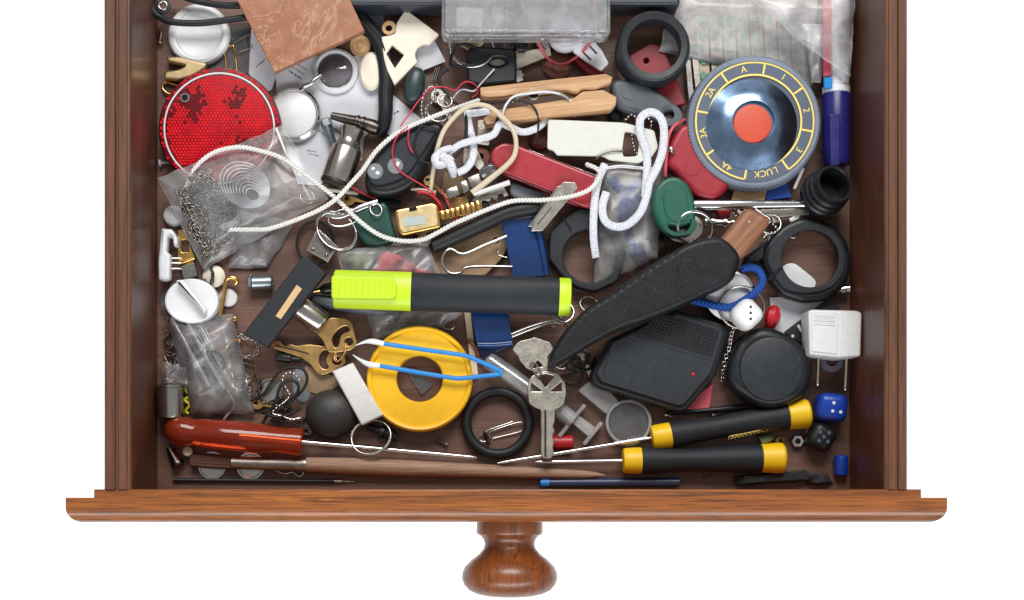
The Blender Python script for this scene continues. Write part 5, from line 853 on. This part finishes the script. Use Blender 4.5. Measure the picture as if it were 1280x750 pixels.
# black device
do = rc([(738, 468), (760, 424), (836, 388), (846, 385.5), (905, 405), (912, 414), (895, 470), (858, 513), (849, 515), (748, 484), (739, 478)], 4)
di = rc([(745, 466), (765, 428), (838, 394), (848, 392), (900, 409), (905, 415), (889, 466), (856, 505), (848, 507), (752, 477)], 3)
bumps = G()
for i in range(17):
    for j in range(6):
        u, v = (i+0.5*(j % 2))/17, j/6
        x = (828*(1-u)+896*u)*(1-v)+(800*(1-u)+887*u)*v; y_ = (397*(1-u)+416*u)*(1-v)+(414*(1-u)+442*u)*v
        h = ball(x, y_, 17.1, 1.75, 6, 0.8); bumps.add(h.v, h.f)
T('black_gadget', 'black angular remote control with bumpy grille and red light', 'remote', [('case', plate(do, 3, 14, 2.0, res=3), 'black_plastic', [('cover', plate(di, 13, 16.8, 0.8), 'grey_black_plastic')]), ('grille', bumps, 'matte_black_plastic'), ('grille_bed', plate(rc([(826, 392), (900, 413), (890, 447), (794, 417)], 2), 16.7, 17.0, 0.05), 'black_plastic'), ('ridge', tube([(792, 420, 16.9), (840, 435, 17), (887, 449, 16.9)], 1.0, n=6), 'grey_black_plastic'), ('ridge', tube([(764, 433, 16.9), (757, 456, 17), (754, 468, 16.9)], 0.7, n=6), 'grey_black_plastic'), ('indicator', ball(866.5, 467.5, 17, 2.4, 14, 0.5), 'red_paint')])
T('red_tab', 'dark pink plastic tab peeking from under the black remote control', 'tab', [('tab', plate(rc([(850, 508), (893, 478), (887, 512), (866, 518)], 2), 1.5, 3.5, 0.6), 'pink_red')])
T('thin_rod', 'thin black rod behind the upper yellow screwdriver', 'rod', [('rod', lathe((832, 517, 3), (946, 508, 3), [(0, 1), (0.02, 2), (0.5, 3.5), (1, 4.5)], 14), 'black_plastic')])

# ------------------------------------------------------------------ front row tools
def driver(lb, tip, s1, f1, g1, e1, z, r, mark=False):
    """shaft tip -> shaft end -> ferrule end -> grip end -> cap end"""
    q = lambda p, zz=0: (p[0], p[1], z+zz)
    ps = [('shaft', lathe((tip[0], tip[1], z), q(s1), [(0, 0.9), (0.05, 2.0), (0.12, 2.4), (1, 2.5)], 16), 'chrome'),
          ('ferrule', lathe(q(s1), q(f1), [(0, r*0.72), (0.04, r*0.88), (0.2, r*0.95), (0.75, r*0.98), (1, r*0.9)], 32), 'tool_yellow'),
          ('grip', lathe(q((s1[0]*0.25+f1[0]*0.75, s1[1]*0.25+f1[1]*0.75)), q(g1), [(0, r*0.8), (0.02, r*1.0), (0.1, r*1.0), (0.25, r*0.9), (0.42, r*0.82), (0.6, r*0.92), (0.8, r*1.02), (1, r*1.02)], 40), 'matte_black_plastic'),
          ('end_cap', lathe(q(g1), q(e1), [(0, r*0.98), (0.03, r*1.04), (0.6, r*1.12), (0.9, r*1.12), (1, r*0.98)], 36), 'tool_yellow')]
    if mark:
        zt = z+r*0.43
        g = G()
        for i in range(9):
            x = 914+i*5; y_ = 546.5-i*1.15
            h = tube([(x, y_+2.2, zt-3.4), (x+2, y_-1.6, zt-2.6), (x+3.6, y_+1.4, zt-3.2)], 0.55, n=5); g.add(h.v, h.f)
        h = tube([(911, 549, zt-4), (913, 545, zt-3.0), (935, 541, zt-2.4), (958, 536, zt-2.4), (959, 538, zt-2.8)], 0.5, n=5); g.add(h.v, h.f)
        ps.append(('logo', g, 'yellow_print'))
    T('screwdriver', lb, 'screwdriver', ps)
driver('yellow and black screwdriver with long shaft reaching the black rubber ring', (622, 579), (814, 547.5), (843, 543), (984, 520), (1011, 516.5), 8, 16.5, True)
driver('yellow and black screwdriver with short shaft nearest the drawer front', (669, 577.5), (778, 576), (806, 575.5), (951, 573), (980, 572.5), 8, 17)
def flute(i, j, w): return 1-(0.045*(0.5+0.5*math.cos(6*w)) if 4 < i < 9 else 0)
T('red_screwdriver', 'screwdriver with clear red handle and long steel shaft', 'screwdriver', [('handle', lathe((206, 537, 10), (379, 553, 10), [(0, 3), (0.01, 9), (0.04, 15), (0.09, 18), (0.16, 18), (0.21, 16.8), (0.26, 18.5), (0.5, 20), (0.7, 19.6), (0.78, 16.5), (0.88, 16.3), (0.93, 17.2), (0.99, 17), (1, 15)], 48, rmod=flute), 'red_clear'), ('shaft', lathe((300, 545.5, 10), (596, 572, 6), [(0, 3), (0.85, 3.1), (0.97, 2.6), (1, 1.2)], 20), 'chrome')])
bris = lathe((238, 574.5, 5), (291, 578.5, 5), [(0, 7.2), (0.05, 8.4), (0.5, 9), (1, 8)], 40, 0.7, rmod=lambda i, j, w: 1+0.08*math.sin(j*4.1)+0.05*math.sin(j*7.7))
T('paint_brush', 'old paint brush with worn wooden handle and steel ferrule', 'brush', [('bristles', bris, 'bristle'), ('ferrule', lathe((289, 578.3, 5.5), (384, 581, 5.5), [(0, 7.4), (0.01, 8), (0.3, 8), (0.85, 8.4), (0.88, 9.2), (0.92, 8.6), (0.95, 9.2), (1, 8.8)], 30), 'worn_steel'), ('handle', lathe((383, 580.5, 5.5), (757, 594, 4), [(0, 9), (0.05, 9.6), (0.18, 10.6), (0.35, 10), (0.55, 8.6), (0.75, 7.4), (0.9, 6), (0.93, 5.4), (0.97, 3.4), (1, 0.6)], 30), 'brush_handle_wood')])
T('pen_refill', 'thin black ballpoint refill lying along the drawer front', 'refill', [('tube', lathe((216, 600, 1.6), (418, 601.5, 1.6), [(0, 2.4), (0.2, 2.4), (1, 2.6)], 12), 'black_plastic'), ('tip', lathe((418, 601.5, 1.6), (444, 602, 1.6), [(0, 2.2), (0.35, 2.2), (0.4, 1.2), (0.9, 0.8), (1, 0.3)], 12), 'worn_steel')])
T('pen_barrel', 'translucent dark blue pen barrel lying along the drawer front', 'pen', [('barrel', lathe((684, 603.5, 3), (849, 602.5, 3), [(0, 5.6), (1, 5.6)], 18), 'pen_blue', [('ink_tube', lathe((684, 603.5, 3), (846, 602.5, 3), [(0, 2.2), (1, 2.2)], 10), 'navy_plastic')]), ('end_plug', lathe((675, 603.6, 3), (686, 603.5, 3), [(0, 4), (0.1, 5.6), (1, 5.7)], 18), 'bright_blue')])
T('cloth_strip', 'strip of black cloth folded in the drawer corner', 'cloth', [('strip', sheet([(918, 595), (1007, 587), (1019, 601), (920, 607)], 2, 4, 3, 0.08, 30, 10, seed=23), 'black_cloth')])
T('cloth_strip', 'frayed black cloth scrap beside the blue cylinder bead', 'cloth', [('scrap', sheet([(1004, 592), (1034, 592), (1042, 605), (1008, 606)], 1, 3, 3, 0.12, 18, 10, seed=24), 'black_cloth')])
T('dark_rivet', 'dark metal rivet with wide head near the red handle', 'rivet', [('rivet', lathe((211, 559, 4), (223, 582, 4), [(0, 3.5), (0.1, 5), (0.6, 5.5), (0.78, 7.6), (0.9, 8.6), (1, 8)], 20), 'dark_steel')])
T('white_dot', 'tiny white plastic disc beside the paint brush bristles', 'disc', [('disc', turn(234, 564, [(0, 7.4), (5, 7.4), (6.2, 7), (6.2, 5.6), (0, 5.6)], 24), 'cream_plastic')])
T('coin', 'silver coin under the paint brush bristles', 'coin', [('coin', turn(265, 582, [(0, 0.9), (15, 0.9), (15.6, 1.4), (17.4, 1.4), (17.8, 0.2), (0, 0.2)], 40), 'steel')])
T('coin', 'silver coin under the paint brush ferrule', 'coin', [('coin', turn(313, 582.5, [(0, 0.9), (14, 0.9), (15, 1.4), (17.4, 1.4), (17.8, 0.2), (0, 0.2)], 40), 'steel')])
T('wire_hook', 'bent silver wire hook under the brush ferrule', 'hook', [('hook', tube([(344, 588, 1.5), (356, 592, 1.5), (366, 590, 1.5), (372, 595, 1.5), (378, 594, 1.6), (380, 586, 1.6)], 1.0, n=6), 'chrome')])
T('wire_pin', 'thin bent pin between the lower screwdriver and drawer front', 'pin', [('pin', tube([(873, 600, 1), (880, 596, 1.2), (888, 594, 1.4), (893, 591, 1.6)], 0.6, n=5), 'chrome')])

# ------------------------------------------------------------------ small clutter between the larger things
T('hasp_tag', 'tan metal tag with silver rivet on a ring below the clear box', 'tag', [('tag', plate(rc([(574, 44), (604, 43), (605, 55), (597, 62), (594, 78), (588, 78), (585, 62), (574, 56)], 2), 6, 8, 0.4), 'pale_gold'), ('rivet', ball(588, 48, 8, 4.2, 16, 0.7), 'chrome')])
T('split_ring', 'thin silver ring through the tan metal tag', 'ring', [('ring', ring(590, 62, 11, 27, 1.2, 22, (0.0, 0.1)), 'chrome')])
T('split_ring', 'tiny dark split rings bunched beside the clear box', 'ring', [('ring', ring(632, 57, 8, 9, 1.3, 7, (0.1, 0)), 'dark_steel'), ('ring', ring(640, 59, 9, 9, 1.2, 7, (-0.1, 0.1)), 'worn_steel')])
T('black_clip', 'small glossy black clip beside the white domed button', 'clip', [('clip', plate(rc([(638, 52), (652, 48), (662, 56), (656, 64), (644, 63)], 2), 3, 9, 1.5), 'glossy_black')])
T('silver_ferrule', 'short silver tube poking out below the clear box', 'tube', [('tube', lathe((668, 44, 6), (684, 60, 6), [(0, 5), (0.4, 6), (0.45, 7.5), (0.6, 7.5), (0.65, 5.5), (1, 4.5)], 20), 'chrome')])
T('staple_strip', 'few thin silver staples lying near the folded paper scrap', 'staples', [('staple', tube([(540+i*2.2, 100+i*0.4, 2), (545+i*2.4, 83+i*0.4, 2.4)], 0.7, n=5), 'chrome') for i in range(3)])
T('leather_strip', 'dark leather strip showing between the car remote and green cover', 'strip', [('strip', tube([(420, 242, 3), (440, 240, 4), (458, 247, 4), (480, 252, 4), (500, 256, 3)], 5, n=8, rz=1.4), 'black_leather')])
T('cream_stick', 'cream plastic stick showing below the car remote', 'stick', [('stick', lathe((404, 236, 4), (448, 242, 4), [(0, 2.6), (1, 3)], 12), 'cream_plastic')])
T('cream_stick', 'thin cream stick between car remote and gold watch', 'stick', [('stick', lathe((506, 235, 6), (545, 240, 7), [(0, 2), (1, 2.6)], 12), 'cream_plastic')])
T('brass_plate', 'small coppery brass plate under the crimson threads by the watch strap', 'plate', [('plate', plate(rc([(556, 250), (584, 244), (588, 258), (562, 264)], 2), 3, 5, 0.4), 'brass')])
T('zip_slider', 'dark metal zip slider beside the jagged key', 'zip slider', [('slider', rbox(604, 256, 4, 8, 18, 10, -15, 0.8, 2), 'dark_steel'), ('pull', ring(616, 252, 7, 6, 1.1, 4), 'steel')])
T('ball_screw', 'small bright steel ball by the curtain ring', 'ball', [('ball', ball(955, 296, 5, 3.4, 16), 'chrome')])
T('rusty_washer', 'dark rusty washer beneath the shoelace and pocket knife end', 'washer', [('washer', turn(600, 196, [(5, 1), (5, 3), (12, 3), (12.5, 1)], 28, True), 'copper')])
T('dark_button', 'small dark round cap beside off white plate', 'cap', [('cap', turn(770, 143, [(0, 7), (6, 6.6), (9, 5), (9.4, 1), (0, 1)], 28), 'grey_black_plastic')])
T('silver_stud', 'two part silver stud beside the red torch loop', 'stud', [('stud', lathe((836, 184, 16.5), (842, 192, 17), [(0, 3), (0.2, 4.5), (0.5, 4.5), (0.6, 2.4), (0.8, 4), (1, 2)], 16), 'chrome')])
T('white_chip', 'small white plastic chip beside the hinged clamp ring', 'chip', [('chip', rbox(991, 274, 6, 9, 8, 6, -30, 0.5, 2), 'bright_white_plastic')])
T('grey_bar', 'thin grey metal bar under the hinged clamp ring by the knife handle', 'bar', [('bar', lathe((962, 296, 2.5), (944, 340, 2.5), [(0, 2), (1, 2.2)], 10), 'zinc')])
T('black_fabric_fold', 'folded black fabric between knife handle and hinged clamp ring', 'fabric', [('fold', sheet([(930, 322), (960, 300), (958, 322), (922, 344)], 5, 5, 3, 0.1, 20, 16, seed=31), 'black_cloth')])
T('machine_screw', 'small silver screw head beside the black rod', 'screw', [('screw', lathe((831, 518, 3), (840, 521, 3), [(0, 2.6), (0.3, 2.8), (0.35, 1.2), (1, 1)], 12), 'chrome')])
T('copper_coin', 'dark brown coin under the shoelace beside clothespin', 'coin', [('coin', turn(652, 172, [(0, 1.4), (10, 1.4), (13, 1), (13, 0.3), (0, 0.2)], 28), 'copper')])
T('silver_screw_bit', 'steel screw lying in the thin wrapper under the highlighter', 'screw', [('screw', lathe((482, 404, 4), (508, 401, 4), [(0, 4), (0.15, 4.2), (0.2, 2)]+sum([[(0.25+i*0.08, 1.6), (0.29+i*0.08, 2.3)] for i in range(9)], [])+[(1, 0.3)], 12), 'steel')])
T('binder_inner_wire', 'thin wire loop beside the large blue binder clip mouth', 'wire', [('wire', tube([(618, 303, 9), (626, 300, 10), (625, 310, 10), (622, 318, 9), (634, 322, 9)], 0.8, n=6), 'chrome')])

grit = G()
for i in range(170):
    x_, y_ = random.uniform(200, 1060), random.uniform(0, 606)
    if i % 3 == 0: x_, y_ = random.choice([(random.uniform(199, 210), y_), (random.uniform(1050, 1061), y_), (x_, random.uniform(596, 607))])
    q = P(x_, y_, 0.2); r_ = random.uniform(0.00018, 0.0005); an = random.uniform(0, 6.28)
    pts_ = [q+Vector((r_*math.cos(an+k_*2.1)*random.uniform(0.6, 1.4), r_*math.sin(an+k_*2.1)*random.uniform(0.6, 1.4), 0)) for k_ in range(3)]+[q+Vector((0, 0, r_*1.1))]
    grit.add(pts_, [(0, 2, 1), (0, 1, 3), (1, 2, 3), (2, 0, 3)])
T('grit', 'pale specks of grit and crumbs on the drawer floor', 'grit', [('grit', grit, 'plaster')], kind='stuff')

# ------------------------------------------------------------------ more odds and ends in the gaps
def small_key(lb, x, y, a, L, z, mat='nickel_key', r=9):
    """small key: round bow with hole at (x, y), blade running L pixels at angle a"""
    c, sn = math.cos(R(a)), math.sin(R(a)); w = r*0.36
    q = lambda u, v: (x+u*c-v*sn, y+u*sn+v*c)
    bow = [q(r*math.cos(R(t)), r*math.sin(R(t))) for t in range(25, 336, 15)]
    teeth = [q(r+(L-r)*f, -w*(1 if i % 2 else 0.45)) for i, f in enumerate((0.15, 0.3, 0.42, 0.52, 0.62, 0.72, 0.84, 0.94))]
    loop = bow+teeth+[q(L, 0), q(L*0.97, w), q(r, w)]
    T('small_key', lb, 'key', [('key', plate([loop, [q(-r*0.3+r*0.32*math.cos(R(t)), r*0.32*math.sin(R(t))) for t in range(0, 360, 30)][::-1]], z, z+1.8, 0.3), mat)])
small_key('small nickel key lying between gold watch and black tube', 530, 300, -28, 40, 3)
small_key('small brass key under the white string near the square charm', 436, 248, 8, 44, 2, 'brass')
small_key('little steel key beside the green capsule', 547, 120, 60, 34, 2)
small_key('small steel key under the highlighter near leather sheath', 698, 372, 100, 38, 2)
small_key('brass luggage key between the shoelace knot and car remote', 536, 226, 40, 36, 3, 'brass', 7)
small_key('small nickel key tucked under the black angular remote', 724, 436, 65, 40, 2)
small_key('small nickel key under the polished steel shank', 930, 262, 20, 40, 3)
small_key('small dark key lying beside the black pebble', 384, 538, -30, 34, 1, 'dark_steel', 7)
small_key('small brass key under the elastic loops', 322, 504, 10, 38, 1, 'brass', 8)
for x_, y_, r_, z_, lb in [(384, 246, 9, 6, 'small steel ring half under the chain bag corner'), (470, 262, 8, 14, 'small steel ring lying on the dark green key cover'), (556, 126, 9, 14, 'small steel ring in the wire tangle near the clothespin'), (700, 452, 10, 5, 'small steel ring beside the leather sheath tip'), (990, 290, 8, 5, 'small steel ring under the polished shank near the clamp'), (560, 404, 9, 3, 'small steel ring beside the yellow reel rim'), (300, 480, 9, 6, 'small steel ring at the edge of the tube bag'), (736, 380, 11, 3, 'small steel ring in the shade of the leather sheath')]:
    T('jump_ring', lb, 'ring', [('ring', ring(x_, y_, z_, r_, 1.1, r_*0.85, (0.05, 0.08), a=x_ % 60), 'steel')])
for x0_, y0_, x1_, y1_, lb in [(400, 540, 386, 556, 'little wood screw between black pebble and red handle end'), (560, 556, 540, 548, 'little wood screw below the yellow reel'), (300, 452, 320, 458, 'little wood screw near the curled steel chain'), (700, 394, 716, 412, 'little wood screw beside raised binder clip handle'), (890, 520, 908, 514, 'little wood screw between tape measure and upper screwdriver'), (346, 402, 332, 392, 'little wood screw under the black bar'), (1004, 520, 1018, 526, 'little wood screw beside the blue die')]:
    screw(x0_, y0_, x1_, y1_, 2.0, 1.8, 3.4, 'wood_screw', lb, 'worn_steel')
T('link_chain', 'fine dark chain lying under the elastic loops and ball chain', 'chain', [('chain', chain([(318, 470, 2), (326, 480, 3), (322, 494, 3), (334, 504, 3), (350, 498, 3), (362, 510, 3), (354, 522, 3), (340, 526, 3), (370, 528, 3), (384, 520, 2)], 3.6, 0.9), 'dark_steel')])
T('ball_chain', 'dull steel ball chain beside the dark chain pile', 'ball chain', [('chain', beads([(206, 446, 2), (212, 462, 3), (206, 472, 3), (216, 476, 3)], 1.6, 4.4), 'worn_steel')])
T('elastic_loop', 'thin black hair elastic twisted beside the leather sheath tip', 'elastic', [('loop', tube([(700, 470, 3), (716, 468, 4), (730, 458, 5), (734, 444, 5), (724, 440, 5), (714, 450, 6), (722, 462, 6), (738, 460, 4), (744, 446, 3)], 1.8, n=8), 'black_rubber')])
T('paper_scrap', 'torn brown paper scrap under the crimson thread tangle', 'paper', [('scrap', plate([(556, 214), (576, 220), (590, 232), (572, 246), (552, 238)], 1, 1.4, 0.05), 'tan_paper')])
T('paper_scrap', 'torn white paper scrap between red torch and green key cover', 'paper', [('scrap', plate([(836, 214), (852, 212), (862, 226), (840, 232)], 1, 1.4, 0.05), 'paper')])
T('lint', 'loose grey lint and thread ends on the drawer floor', 'lint', [('lint', gsum([tube([(x_, y_, 0.4), (x_+random.uniform(-8, 8), y_+random.uniform(-6, 6), 0.8), (x_+random.uniform(-12, 12), y_+random.uniform(-9, 9), 0.4)], 0.3, n=4, sub=4) for x_, y_ in [(random.uniform(205, 1055), random.uniform(300, 604)) for _ in range(40)]]), 'grey_card')], kind='stuff')

# repeats of one kind carry the same group
kinds = {}
for o in COL.objects:
    if o.parent is None and 'category' in o: kinds.setdefault(o.name.split('.')[0], []).append(o)
for k_, l_ in kinds.items():
    if len(l_) > 1:
        w_ = k_.replace('_', ' '); w_ = w_ if w_ == 'dice' else w_+'s'
        for o in l_:
            if 'group' not in o: o['group'] = w_+' in the drawer'
